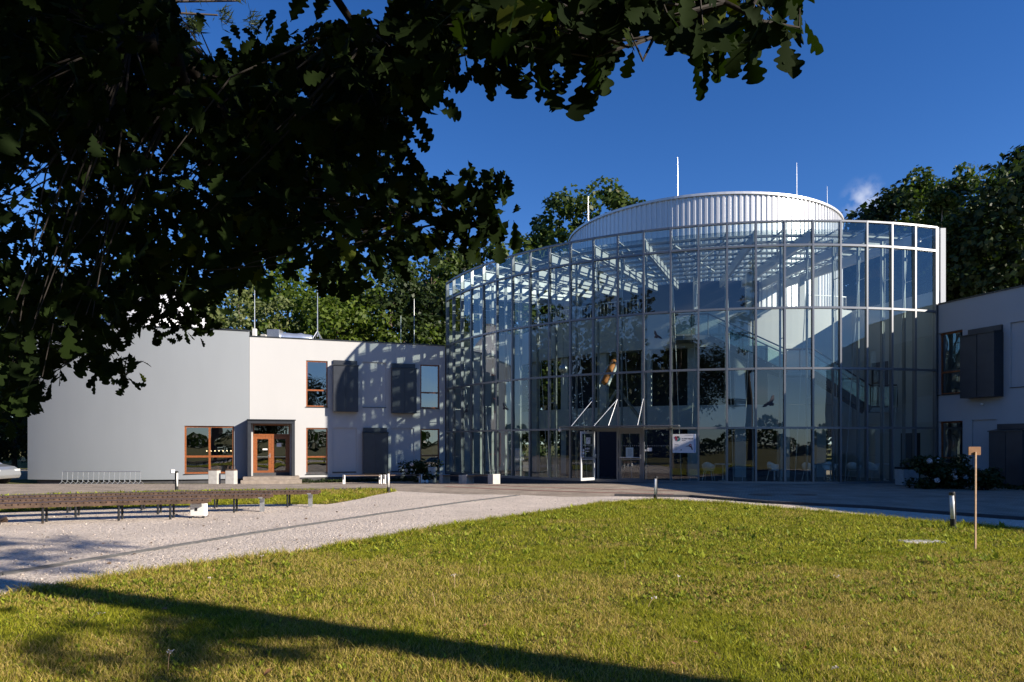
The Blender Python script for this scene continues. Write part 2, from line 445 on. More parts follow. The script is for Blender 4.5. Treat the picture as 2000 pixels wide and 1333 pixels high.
def paver_mat(name, c1, c2, mortar, rot=0.0, noise=0.25):
    m = mat(name, c1, 0.85, spec=0.25)
    n, l = m.node_tree.nodes, m.node_tree.links; b = n["Principled BSDF"]
    t = n.new("ShaderNodeTexCoord"); mp = n.new("ShaderNodeMapping"); mp.inputs["Rotation"].default_value = (0, 0, rot)
    br = n.new("ShaderNodeTexBrick")
    br.inputs["Scale"].default_value = 2.6; br.inputs["Mortar Size"].default_value = 0.014; br.inputs["Brick Width"].default_value = 0.52; br.inputs["Row Height"].default_value = 0.26
    br.inputs["Color1"].default_value = (*c1, 1); br.inputs["Color2"].default_value = (*c2, 1); br.inputs["Mortar"].default_value = (*mortar, 1)
    a = n.new("ShaderNodeTexNoise"); a.inputs["Scale"].default_value = 1.1; a.inputs["Detail"].default_value = 8
    mr = n.new("ShaderNodeMapRange"); mr.inputs[1].default_value = 0.3; mr.inputs[2].default_value = 0.7; mr.inputs[3].default_value = 1 - noise; mr.inputs[4].default_value = 1 + noise
    mul = n.new("ShaderNodeMixRGB"); mul.blend_type = 'MULTIPLY'; mul.inputs[0].default_value = 1
    l.new(t.outputs["Object"], mp.inputs[0]); l.new(mp.outputs[0], br.inputs[0]); l.new(t.outputs["Object"], a.inputs[0])
    l.new(br.outputs["Color"], mul.inputs[1]); l.new(a.outputs["Fac"], mr.inputs[0]); l.new(mr.outputs[0], mul.inputs[2]); l.new(mul.outputs[0], b.inputs["Base Color"])
    bp = n.new("ShaderNodeBump"); bp.inputs["Strength"].default_value = 0.5; bp.inputs["Distance"].default_value = -0.006
    l.new(br.outputs["Fac"], bp.inputs["Height"]); l.new(bp.outputs[0], b.inputs["Normal"])
    return m
M['paver'] = paver_mat('grey brown pavers', (0.36, 0.295, 0.23), (0.28, 0.235, 0.185), (0.11, 0.09, 0.07), 0.35)
M['paver_red'] = paver_mat('red pavers', (0.26, 0.13, 0.10), (0.22, 0.115, 0.09), (0.11, 0.08, 0.07), 0.0)

# ------------------------------------------------------------------ ground sheets
def sheet(name, poly, off, m, step=1.0, kind='structure', jitter=0.0):
    xs = [p[0] for p in poly]; ys = [p[1] for p in poly]
    pts = [Vector(p) for p in poly]; n = len(pts)
    def inside(x, y):
        c = False; j = n - 1
        for i in range(n):
            if (poly[i][1] > y) != (poly[j][1] > y) and x < (poly[j][0] - poly[i][0]) * (y - poly[i][1]) / (poly[j][1] - poly[i][1]) + poly[i][0]: c = not c
            j = i
        return c
    ext = []
    x = min(xs)
    while x < max(xs):
        y = min(ys)
        while y < max(ys):
            if inside(x, y): ext.append(Vector((x + 0.01, y + 0.013)))
            y += step
        x += step
    v, e, f, _a, _b, _c = delaunay_2d_cdt(pts + ext, [], [list(range(n))], 1, 1e-5)
    b = MB()
    b.v = [(p.x, p.y, float(tz(p.x, p.y)) + off) for p in v]
    for q in f:
        a, c, d = v[q[0]], v[q[1]], v[q[2]]
        b.f.append(tuple(q) if (c - a).cross(d - a) > 0 else tuple(q)[::-1])
    o = b.build(name, m)
    tag(o, kind=kind)
    return o

def rough_edge(poly, amp, seg, rng):
    out = []
    for i in range(len(poly)):
        a, b = Vector(poly[i]), Vector(poly[(i + 1) % len(poly)])
        L = (b - a).length; k = max(1, int(L / seg)) if L < 9 else 1
        for j in range(k):
            p = a.lerp(b, j / k)
            out.append((p.x + rng.uniform(-amp, amp), p.y + rng.uniform(-amp, amp)))
    return out

rings = [0, 3, 6, 9, 12, 15, 18, 21, 24, 26, 28, 30, 32, 34, 36, 38, 42, 50, 65, 90, 130, 200, 400, 900, 2500]
b = MB(); NA = 96
for i, r in enumerate(rings):
    for k in range(NA):
        a = 2 * PI * k / NA
        x, y = r * math.sin(a), r * math.cos(a)
        b.v.append((x, y, float(tz(x, y))))
for i in range(len(rings) - 1):
    for k in range(NA):
        k2 = (k + 1) % NA
        b.f.append((i * NA + k, (i + 1) * NA + k, (i + 1) * NA + k2, i * NA + k2) if i else (k, NA + k, NA + k2))
tag(b.build('ground', M['ground']), kind='structure')

_lawn_px = [(0, 1165), (340, 1110), (620, 1075), (870, 1030), (1080, 1000), (1170, 985), (1280, 978), (1420, 985), (1560, 998), (1680, 1008), (1800, 1020), (2000, 1035)]
LAWN = [G(*p) for p in _lawn_px]
_kerb_px = [(780, 960), (900, 966), (1010, 967), (1100, 971), (1200, 970), (1350, 972), (1500, 984), (1700, 994), (1850, 1006), (2000, 1017)]
KERB = [G(*p) for p in _kerb_px]
_strip_top = [G(*p) for p in [(0, 972), (200, 966), (400, 961), (760, 957)]]
_strip_bot = [G(*p) for p in [(776, 960.5), (738, 967), (700, 976), (640, 986), (496, 986), (332, 990), (150, 997), (0, 1002)]]
rng = random.Random(3)
gravel_poly = [(-30, 6.0), (-9, 6.4)] + LAWN + [(13, 11.0), (20, 4), (24, 5), KERB[-1]] + KERB[::-1] + _strip_top[::-1] + [(-22, 19.5), (-30, 17)]
g_in = rough_edge([(-9, 6.4)] + LAWN, 0.07, 0.35, rng)[:-1]
gravel_poly = [(-30, 6.0)] + g_in + [LAWN[-1], (14, 10.5), (22, 3.0), (24, 5), (13.5, 12.9)] + KERB[::-1] + _strip_top[::-1] + [(-22, 19.5), (-30, 17)]
sheet('gravel_path', gravel_poly, 0.006, M['gravel'])
plaza_poly = [(-60, 14), (-30, 17), (-22, 19.5)] + _strip_top + KERB + [(13.5, 12.9), (24, 5), (34, 8), (34, 40), (20, 60), (-20, 60), (-60, 50)]
sheet('plaza_pavement', plaza_poly, 0.012, M['paver'], 1.5)
STRIP = [(-22, 19.3)] + _strip_top + _strip_bot + [(-22, 14)]
sheet('lawn_strip_ground', rough_edge(STRIP, 0.05, 0.4, rng), 0.011, M['ground'])

C = (12.578, 45.908); R = 17.549; T0 = -1.19021; DT = 0.0658236
def cp(r, t, z=0.0): return Vector((C[0] + r * math.sin(t), C[1] - r * math.cos(t), z))
for k, (r0, r1, a0, a1) in enumerate(((24.55, 24.85, -0.66, -0.30), (22.9, 23.15, -0.78, -0.22))):
    bb = MB()
    n = 40
    for i in range(n + 1):
        a = a0 + (a1 - a0) * i / n
        for r in (r0, r1):
            p = cp(r, a); bb.v.append((p.x, p.y, float(tz(p.x, p.y)) + 0.017))
    for i in range(n): bb.f.append((2 * i, 2 * i + 1, 2 * i + 3, 2 * i + 2))
    tag(bb.build('pavement_red_band', M['paver_red']), kind='structure')

# kerb along the paving and the thin steel channel through the gravel
kb = MB()
kpts = [Vector((p[0], p[1], 0)) for p in KERB[4:]] + [Vector((13.5, 12.9, 0)), Vector((20, 8.0, 0))]
for a, c in zip(kpts[:-1], kpts[1:]): kb.beam(a + Vector((0, 0, 0.02)), c + Vector((0, 0, 0.02)), 0.10, 0.12)
tag(kb.build('pavement_kerb', M['plinth']), kind='structure')
kb = MB()
for a, c in zip(_strip_top[:-1], _strip_top[1:]):
    kb.beam((a[0], a[1], 0.015), (c[0], c[1], 0.015), 0.08, 0.11)
tag(kb.build('pavement_kerb', M['plinth']), kind='structure')
ch = MB()
cl = [G(*p) for p in [(-200, 1150), (0, 1124), (250, 1083), (500, 1042), (750, 1004), (900, 982.5), (1012, 968.5)]]
for a, c in zip(cl[:-1], cl[1:]):
    a, c = Vector((*a, 0.012)), Vector((*c, 0.012)); s = (c - a).cross(Vector((0, 0, 1))).normalized() * 0.055
    ch.beam(a - s, c - s, 0.03, 0.03); ch.beam(a + s, c + s, 0.03, 0.03)
M['channel'] = mat('dull channel steel', (0.10, 0.10, 0.10), 0.6, 0.3, noise=0.3)
d = ch.build('drainage_channel', M['channel'])
tag(d, 'thin twin steel drainage channel running across the pale gravel', 'drain')

# ------------------------------------------------------------------ round glass building
Z = [0.03, 2.33, 4.80, 7.32, 9.92, 10.92]
TA, TB = T0, T0 + 23 * DT
ROT = thing('planetarium_building', 'round glass fronted planetarium hall with a white ribbed drum on its roof', 'building', (C[0], C[1], 0))
b = MB(); b.ring(C, 17.35, 17.62, TA, TB, -0.6, 0.03, 60); b.build('plinth', M['plinth'], ROT)
mull_rot = []
for i in range(24):
    t = T0 + DT * i
    m_ = MB()
    rad = Vector((math.sin(t), -math.cos(t), 0)); tan = Vector((math.cos(t), math.sin(t), 0))
    o = cp(R - 0.07, t, -0.02)
    w = 0.075 if i not in (0, 23) else 0.16
    m_.obox(o - tan * w / 2, tan * w, rad * 0.16, (0, 0, 10.95))
    m_.build('mullion', M['steel'], ROT)
    # steel fin post standing inside, tied to the mullion
    if 0 < i < 23:
        q = MB(); o = cp(R - 0.62, t, 0.03)
        q.obox(o - tan * 0.025, tan * 0.05, rad * 0.14, (0, 0, 10.28))
        q.build('inner_post', M['steel_mid'], ROT)
        q = MB()
        for z in (2.3, 3.6, 4.8, 6.1, 7.3, 8.6): q.beam(cp(R - 0.45, t, z), cp(R - 0.07, t, z), 0.03, 0.03)
        s = 1 if i % 2 else -1
        top, bot = cp(R - 0.35, t, 10.1), cp(R - 0.9, t + s * 0.022, 0.03)
        q.tube([top, bot], 0.016, 6)
        q.build('tie_rod', M['steel_white'], ROT)
for z in Z:
    b = MB(); hh = 0.035 if z < 10.9 else 0.03
    n = 23
    for i in range(23):
        a0, a1 = T0 + DT * i, T0 + DT * (i + 1)
        p, q = cp(R + 0.02, a0, z), cp(R + 0.02, a1, z)
        b.beam(p, q, 0.13, hh * 2.5 if z > 1 else 0.12)
    b.build('transom', M['steel'], ROT)
prng = random.Random(12)
rest = MB(); pane_rng = random.Random(5)
tilt_col = [pane_rng.gauss(0, 0.9) for _ in range(23)]
for i in range(23):
    a0, a1 = T0 + DT * i, T0 + DT * (i + 1)
    for k in range(5):
        if k == 0 and i in (10, 11): continue
        z0, z1 = Z[k] + 0.02, Z[k + 1] - 0.02
        p, q = cp(R, a0), cp(R, a1)
        tan = (q - p).normalized(); nrm = Vector((tan.y, -tan.x, 0))
        p += tan * 0.02; q -= tan * 0.02
        ty = math.radians(pane_rng.gauss(0, 0.28)); tx = math.radians(tilt_col[i] * 0.8 + pane_rng.gauss(0, 0.3))
        hz = (z1 - z0) / 2 * math.sin(ty); hx = 0.56 * math.sin(tx)
        vs = [Vector((p.x, p.y, z0)) + nrm * (-hz - hx), Vector((q.x, q.y, z0)) + nrm * (-hz + hx),
              Vector((q.x, q.y, z1)) + nrm * (hz + hx), Vector((p.x, p.y, z1)) + nrm * (hz - hx)]
        if i < 3: rest.add(vs, [(0, 1, 2, 3)])
        else: MB().add(vs, [(0, 1, 2, 3)]).build('glass_pane', M['glass'], ROT)
tag(rest.build('glass_pane', M['glass'], ROT), kind='stuff')

# roof of the atrium: radial beams, ring purlins, glazing
for i in range(0, 24, 2):
    t = T0 + DT * i
    b = MB(); b.beam(cp(R - 0.1, t, 10.33), cp(8.7, t, 10.37), 0.14, 0.40); b.build('roof_beam', M['steel_white'], ROT)
for r in (16.75, 15.85, 14.95, 14.05, 13.15, 12.25, 11.35, 10.45, 9.55):
    b = MB(); zr_ = 10.60 + (17.45 - r) * 0.0045; b.ring(C, r - 0.105, r + 0.105, TA, TB, zr_ - 0.09, zr_ - 0.012, 46); b.build('roof_purlin', M['steel_mid'], ROT)
for i in (3, 9, 13, 17, 20):
    b = MB()
    a0, a1 = T0 + DT * i, T0 + DT * (i + 2)
    b.beam(cp(16.9, a0, 10.42), cp(11.5, a1, 10.42), 0.06, 0.06); b.beam(cp(16.9, a1, 10.34), cp(11.5, a0, 10.34), 0.06, 0.06)
    b.build('roof_brace', M['steel_white'], ROT)
gb = MB()
for i in range(24):
    t = T0 + DT * i
    gb.beam(cp(R - 0.1, t, 10.625), cp(8.7, t, 10.665), 0.07, 0.04)
gb.build('glazing_bar', M['steel_white'], ROT)
b = MB(); n = 23
for i in range(n + 1):
    t = T0 + DT * i
    b.v += [tuple(cp(R - 0.1, t, 10.603)), tuple(cp(8.65, t, 10.643))]
for i in range(n): b.f.append((2 * i, 2 * i + 2, 2 * i + 3, 2 * i + 1))
b.build('roof_glass', M['roof_glass'], ROT)

# ribbed drum
b = MB(); NR = 176; prof = []
for k in range(NR):
    for fr, dr in ((0.0, 0), (0.42, 0), (0.52, 0.05), (0.90, 0.05)):
        prof.append((2 * PI * (k + fr) / NR, 8.65 + dr))
n = len(prof)
for a, r in prof: b.v.append((C[0] + r * math.sin(a), C[1] - r * math.cos(a), 7.0))
for a, r in prof: b.v.append((C[0] + r * math.sin(a), C[1] - r * math.cos(a), 15.28))
b.f = [(i, (i + 1) % n, n + (i + 1) % n, n + i) for i in range(n)]
DR = b.build('drum', M['drum'], ROT)
b = MB(); b.lathe((C[0], C[1], 15.27), [(8.78, 0), (8.78, 0.13), (8.3, 0.16)], 120); b.build('drum_cap', M['drum'], DR)

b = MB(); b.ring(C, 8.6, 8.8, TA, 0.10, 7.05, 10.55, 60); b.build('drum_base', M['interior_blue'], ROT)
# inner white building behind the glass: slabs, parapets, columns, dark rooms
RI = 13.0
b = MB(); b.ring(C, 2.0, 17.3, TA, TB, -0.55, 0.035, 60); b.build('hall_floor', M['floor'], ROT)
b = MB(); b.ring(C, RI - 0.18, RI, TA, TB, 6.40, 8.22, 60); b.build('terrace_parapet', M['interior'], ROT)
b = MB(); b.ring(C, RI - 0.18, RI, TA, TB, 2.45, 3.55, 60); b.build('gallery_parapet', M['interior'], ROT)
b = MB(); b.ring(C, 8.4, RI - 0.18, TA, TB, 6.75, 7.05, 60); b.build('terrace_slab', M['interior'], ROT)
b = MB(); b.ring(C, 8.0, RI - 0.18, TA, TB, 2.46, 2.72, 60); b.build('gallery_slab', M['interior'], ROT)
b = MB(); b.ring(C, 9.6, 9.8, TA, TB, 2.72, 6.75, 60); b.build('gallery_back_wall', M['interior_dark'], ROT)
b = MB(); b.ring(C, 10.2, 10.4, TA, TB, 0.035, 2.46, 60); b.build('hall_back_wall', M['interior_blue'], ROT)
b = MB(); b.ring(C, RI + 0.1, RI + 0.18, T0 + DT * 5.6, T0 + DT * 13.1, 0.036, 2.44, 20); b.build('hall_shade_sheet', M['interior_blue'], ROT)  # added dark sheet, its colour stands in for the unlit depth of the hall
for k, t in enumerate([-1.08, -0.86, -0.66, -0.47, -0.29, -0.115, 0.05, 0.2]):
    b = MB(); p = cp(RI - 0.45, t); tan = Vector((math.cos(t), math.sin(t), 0)); rad = Vector((math.sin(t), -math.cos(t), 0))
    b.obox(p - tan * 0.26 + Vector((0, 0, 0.04)), tan * 0.52, rad * 0.26, (0, 0, 6.36)); b.build('column', M['interior'], ROT)
b = MB(); b.ring(C, RI + 0.002, RI + 0.05, -0.02, 0.32, 3.56, 6.39, 20); b.build('wall_panel', M['interior'], ROT)
b = MB(); b.ring(C, RI - 0.07, RI - 0.03, TA, -0.5, 8.95, 8.99, 30)
for k in range(44):
    t = TA + (-0.5 - TA) * k / 43
    b.tube([cp(RI - 0.05, t, 8.22), cp(RI - 0.05, t, 8.96)], 0.012, 5)
b.build('terrace_railing', M['steel_white'], ROT)
for t in (-0.28, -0.05, 0.1, 0.2, 0.27):
    b = MB(); p = cp(11.2, t); b.box(p.x - 0.13, p.x + 0.13, p.y - 0.13, p.y + 0.13, 7.05, 10.3); b.build('terrace_column', M['steel_white'], ROT)
b = MB(); b.ring(C, RI - 0.07, RI - 0.03, 0.14, 0.3, 8.85, 8.89, 16)
for k in range(16): t = 0.14 + 0.16 * k / 15; b.tube([cp(RI - 0.05, t, 8.22), cp(RI - 0.05, t, 8.86)], 0.014, 5)
b.build('terrace_railing', M['steel_white'], ROT)
# wing walls carried on inside the hall
LW_A, LW_B = Vector((-3.86, 39.42, 0)), Vector((-13.8, 35.9, 0))
LT = (LW_A - LW_B).normalized(); LN = Vector((LT.y, -LT.x, 0))
RW_A = Vector((18.22, 29.15, 0)); RT = Vector((0.30, -0.954, 0)).normalized(); RN = Vector((RT.y, -RT.x, 0))   # points to the court
b = MB()
b.obox(LW_A + LT * 0.15 + Vector((0, 0, 0.04)), LT * 4.4, -LN * 0.2, (0, 0, 8.16)); b.build('side_wall', M['interior'], ROT)
b = MB()
b.obox(RW_A - RT * 0.1 - RN * -0.0 + Vector((0, 0, 0.04)), -RT * 5.9, -RN * 0.2, (0, 0, 8.18)); b.build('side_wall', M['interior'], ROT)
b = MB()
o = RW_A - RT * 2.6 + RN * 0.004
b.obox(o + Vector((0, 0, 3.3)), -RT * 0.95, RN * 0.02, (0, 0, 2.2)); b.build('side_door', M['interior_dark'], ROT)
b = MB(); b.obox(RW_A - RT * 0.9 + RN * 0.004 + Vector((0, 0, 0.04)), -RT * 1.0, RN * 0.02, (0, 0, 2.1)); b.build('side_door', M['interior_dark'], ROT)

# V brace over the entrance
b = MB()
b.beam(P(1165, 826, 31.1), P(1204, 763, 30.9), 0.12, 0.12); b.beam(P(1209, 763, 30.9), P(1256, 826, 30.3), 0.12, 0.12)
b.build('entrance_brace', M['steel'], ROT)
# entrance canopy
ca, cb = T0 + DT * 8.9, T0 + DT * 13.35
can = MB(); can.ring(C, R + 0.12, R + 1.05, ca, cb, 2.40, 2.45, 16)
CAN = can.build('canopy', M['steel'], ROT)
for (ta, tb) in ((9.45, 10.0), (10.35, 11.0), (10.9, 11.0), (11.95, 12.0)):
    b = MB(); b.tube([cp(R + 0.95, T0 + DT * ta, 2.44), cp(R + 0.1, T0 + DT * tb, 3.62)], 0.016, 8); b.build('canopy_strut', M['galv'], CAN)
b = MB(); p = cp(R + 0.9, T0 + DT * 8.95, 2.33)
b.tube([p, p + Vector((0, 0, 0.1))], 0.03, 8); b.lathe(p + Vector((0, 0, -0.08)), [(0.02, -0.05), (0.07, 0), (0.07, 0.06), (0.03, 0.1)], 12); b.build('security_camera', M['white_paint'], CAN)
# doors
def door_leaf(hinge, along, h, w, name, frame_mat, label):
    along = Vector(along).normalized(); nrm = Vector((along.y, -along.x, 0))
    o = Vector(hinge)
    fr = MB(); s = 0.085; tks = nrm * 0.05
    fr.obox(o, along * s, tks, (0, 0, h)); fr.obox(o + along * (w - s), along * s, tks, (0, 0, h))
    fr.obox(o + along * s + Vector((0, 0, h - 0.1)), along * (w - 2 * s), tks, (0, 0, 0.1)); fr.obox(o + along * s, along * (w - 2 * s), tks, (0, 0, 0.12))
    fr.obox(o + along * s + Vector((0, 0, 0.92)), along * (w - 2 * s), tks, (0, 0, 0.05))
    d_ = fr.build(name, frame_mat, ROT, label=label)
    g = MB(); a = o + along * s + nrm * 0.025; e = o + along * (w - s) + nrm * 0.025
    g.add([a + Vector((0, 0, 0.12)), e + Vector((0, 0, 0.12)), e + Vector((0, 0, h - 0.1)), a + Vector((0, 0, h - 0.1))], [(0, 1, 2, 3)])
    g.build('pane', M['glass'], d_)
    hb = MB(); hb.tube([o + along * 0.06 + nrm * 0.1 + Vector((0, 0, 1.02)), o + along * (w - 0.03) + nrm * 0.1 + Vector((0, 0, 1.02))], 0.02, 8)
    hb.obox(o + along * (w - 0.06) + nrm * 0.05 + Vector((0, 0, 0.98)), along * 0.05, nrm * 0.07, (0, 0, 0.18)); hb.build('handle', M['galv'], d_)
    return d_, o, along, nrm
m10, m11, m12 = cp(R, T0 + DT * 10), cp(R, T0 + DT * 11), cp(R, T0 + DT * 12)
tan = (m11 - m10).normalized()
hinge = m10 + tan * 0.08 + Vector((0, 0, 0.04)) + Vector((tan.y, -tan.x, 0)) * 0.08
dirv = (Vector((P(1133, 945, 29.95).x, 29.95, 0)) - Vector((hinge.x, hinge.y, 0))).normalized()
OD = door_leaf(hinge + dirv * 1.02, -dirv, 2.17, 1.02, 'open_door', M['steel_white'], 'white framed glass door standing open')
tan2 = (m12 - m11).normalized()
FD = door_leaf(m11 + tan2 * 0.05 + Vector((0, 0, 0.04)), tan2, 2.17, 1.02, 'fixed_door', M['steel'], 'grey framed glass door kept shut')
b = MB(); b.beam(m10 + Vector((0, 0, 2.27)), m11 + Vector((0, 0, 2.27)), 0.1, 0.12); b.beam(m11 + Vector((0, 0, 2.27)), m12 + Vector((0, 0, 2.27)), 0.1, 0.12)
b.obox(m12 - tan2 * 0.09 + Vector((0, 0, 0.04)), tan2 * 0.06, Vector((tan2.y, -tan2.x, 0)) * 0.05, (0, 0, 2.2))
b.build('door_head', M['steel'], ROT)

def text_mesh(s, size, bold=0.0):
    cu = bpy.data.curves.new('lettering', 'FONT'); cu.body = s; cu.size = size; cu.offset = bold; cu.extrude = 0.0005
    o = bpy.data.objects.new('lettering', cu); COL.objects.link(o)
    bpy.context.view_layer.update()
    dg = bpy.context.evaluated_depsgraph_get()
    me = bpy.data.meshes.new_from_object(o.evaluated_get(dg))
    COL.objects.unlink(o); bpy.data.objects.remove(o)
    return me

def put_text(name, s, size, origin, along, parent, m, bold=0.0, sx=1.0):
    me = text_mesh(s, size, bold)
    along = Vector(along).normalized(); nrm = Vector((along.y, -along.x, 0)); up = Vector((0, 0, 1))
    off = Vector((0, 0, 0)); q = parent
    while q is not None: off += q.location; q = q.parent
    o = Vector(origin) - off
    for v in me.vertices:
        c = v.co.copy(); v.co = o + along * c.x * sx + up * c.y + nrm * c.z
    me.materials.clear()
    return link(name, me, m, parent)

def decal(pts, origin, along, lift=0.0, th=0.002):
    """flat shape, 2-D points in the plane (along, up), th thick"""
    along = Vector(along).normalized(); nrm = Vector((along.y, -along.x, 0)); o = Vector(origin) + nrm * lift
    b = MB(); n = len(pts)
    vs = [o + along * x + Vector((0, 0, y)) for x, y in pts]
    b.add(vs + [p + nrm * th for p in vs], [tuple(range(n))[::-1], tuple(range(n, 2 * n))] + [(i, (i + 1) % n, n + (i + 1) % n, n + i) for i in range(n)])
    return b
def rect(x, y, w, h): return [(x, y), (x + w, y), (x + w, y + h), (x, y + h)]
def disc(x, y, r, n=20, a0=0.0, a1=2 * PI): return [(x + r * math.cos(a0 + (a1 - a0) * i / n), y + r * math.sin(a0 + (a1 - a0) * i / n)) for i in range(n)]

# stickers on the doors
d_, o_, al, nr = OD
base = o_ + nr * 0.03
decal(rect(0.38, 1.62, 0.30, 0.29), base, al).build('sticker', M['sticker'], d_)
decal([(0.42, 1.70), (0.50, 1.83), (0.64, 1.86), (0.64, 1.84), (0.52, 1.80), (0.45, 1.70)], base, al, 0.003).build('sticker_mark', M['grey_ink'], d_)
b = MB()
for k in range(8):
    q = decal(rect(0.19 + 0.088 * k, 1.55, 0.035, 0.03), base, al); b.add(q.v, q.f)
b.build('marker_strip', M['sticker'], d_)
decal(disc(0.17, 1.34, 0.055), base, al, 0.024).build('sticker', M['sticker'], d_)
decal(rect(0.11, 1.16, 0.11, 0.10), base, al, 0.024).build('sticker', M['sticker'], d_)
decal(disc(0.17, 1.06, 0.045), base, al, 0.024).build('sticker', M['sticker'], d_)
put_text('door_text', 'wejście', 0.115, base + al * 0.30 + Vector((0, 0, 1.38)), al, d_, M['sticker'], 0.003)
put_text('door_text', 'entrance', 0.075, base + al * 0.34 + Vector((0, 0, 1.27)), al, d_, M['sticker'], 0.002)
d_, o_, al, nr = FD
base = o_ + nr * 0.03
b = MB()
for k in range(9):
    q = decal(rect(0.12 + 0.095 * k, 1.52, 0.035, 0.035), base, al); b.add(q.v, q.f)
b.build('marker_strip', M['grey_ink'], d_)
decal(rect(0.32, 1.02, 0.33, 0.44), base, al, 0.0).build('notice_sheet', M['paper_blue'], d_)
b = MB()
for k in range(7):
    q = decal(rect(0.40, 1.09 + 0.045 * k, 0.17 + 0.02 * (k % 3), 0.012), base, al, 0.003); b.add(q.v, q.f)
b.build('notice_lines', M['ink'], d_)
# marker dots and small signs on bay 12, poster board on bay 13
m13, m14 = cp(R + 0.06, T0 + DT * 13), cp(R + 0.06, T0 + DT * 14)
a12 = cp(R + 0.05, T0 + DT * 12); t12 = (cp(R + 0.05, T0 + DT * 13) - a12).normalized()
b = MB()
for k in range(11):
    q = decal(rect(0.06 + 0.098 * k, 1.56, 0.035, 0.035), a12, t12, -0.03); b.add(q.v, q.f)
b.build('marker_strip', M['grey_ink'], ROT)
decal(rect(0.16, 1.34, 0.20, 0.15), a12, t12, -0.03).build('small_sign', M['sticker'], ROT)
decal(rect(0.05, 1.34, 0.07, 0.08), a12, t12, -0.03).build('small_sign', M['sticker'], ROT)
t13 = (m14 - m13).normalized()
PO = tag(MB().obox(m13 + t13 * 0.09 + Vector((0, 0, 1.28)), t13 * 0.97, Vector((t13.y, -t13.x, 0)) * 0.03, (0, 0, 0.80)).build('poster_board', M['paper']), 'white planetarium poster board with round emblem hung on the glass', 'poster')
po = m13 + t13 * 0.09 + Vector((0, 0, 1.28)) + Vector((t13.y, -t13.x, 0)) * 0.031
decal(rect(0.88, 0.01, 0.06, 0.78), po, t13).build('poster_stripe', M['blue_ink'], PO)
b = MB(); 
for a0, a1, mm, nm in ((0.7, 2.2, 'ink', 'emblem_segment'), (2.2, 4.3, 'red_ink', 'emblem_segment'), (4.3, 7.0, 'teal_ink', 'emblem_segment')):
    pts = disc(0.22, 0.60, 0.11, 14, a0, a1) + disc(0.22, 0.60, 0.026, 14, a1, a0)
    decal(pts, po, t13, 0.001).build(nm, M[mm], PO)
decal(disc(0.13, 0.66, 0.05, 12), po, t13, 0.004).build('emblem_segment', M['red_ink'], PO)
put_text('poster_text', 'PLANETARIUM', 0.074, po + t13 * 0.375 + Vector((0, 0, 0.575)), t13, PO, M['ink'], 0.002, 0.98)
put_text('poster_text', 'naukowe', 0.045, po + t13 * 0.38 + Vector((0, 0, 0.515)), t13, PO, M['ink'], 0.001)
b = MB()
for y, w in ((0.36, 0.15), (0.33, 0.17), (0.29, 0.09), (0.26, 0.10), (0.23, 0.08), (0.20, 0.10), (0.17, 0.09), (0.14, 0.10), (0.11, 0.09)):
    q = decal(rect(0.10, y, w, 0.010), po, t13, 0.001); b.add(q.v, q.f)
q = decal(rect(0.52, 0.745, 0.34, 0.012), po, t13, 0.001); b.add(q.v, q.f)
b.build('poster_lines', M['grey_ink'], PO)
decal(disc(0.355, 0.125, 0.024), po, t13, 0.001).build('poster_dot', M['ink'], PO)
b = decal([(0.53, 0.275), (0.70, 0.325), (0.78, 0.31), (0.82, 0.20), (0.84, 0.13), (0.79, 0.13), (0.76, 0.22), (0.68, 0.27), (0.54, 0.29 - 0.02)], po, t13, 0.001); b.build('poster_gadget', M['ink'], PO)
decal(disc(0.735, 0.325, 0.055), po, t13, 0.004).build('poster_gadget', M['red_ink'], PO)
decal(disc(0.735, 0.325, 0.018), po, t13, 0.007).build('poster_gadget', M['paper'], PO)
# bird silhouettes stuck on the glass against collisions
BIRD = [(-0.34, -0.24), (-0.22, -0.10), (-0.10, -0.02), (0.0, 0.06), (0.06, 0.22), (0.12, 0.30), (0.16, 0.28), (0.17, 0.10), (0.10, -0.02), (0.17, -0.10), (0.14, -0.18), (0.06, -0.17), (0.0, -0.20), (-0.06, -0.14), (-0.18, -0.22)]
for px, py, s, flip in ((1503, 785, 0.95, 1), (985, 795, 0.75, -1), (909, 800, 0.9, 1), (1277, 655, 0.7, -1)):
    i = min(range(23), key=lambda k: abs(1000 + F * (cp(R, T0 + DT * (k + .5)).x) / (cp(R, T0 + DT * (k + .5)).y) - px))
    a, c = cp(R + 0.045, T0 + DT * i), cp(R + 0.045, T0 + DT * (i + 1)); mid = (a + c) / 2
    z = EYE + (HZ - py) / F * mid.y
    decal([(x * s * flip, y * s) for x, y in BIRD][::flip], Vector((mid.x, mid.y, z)), (c - a)).build('bird_sticker', M['ink'], ROT)

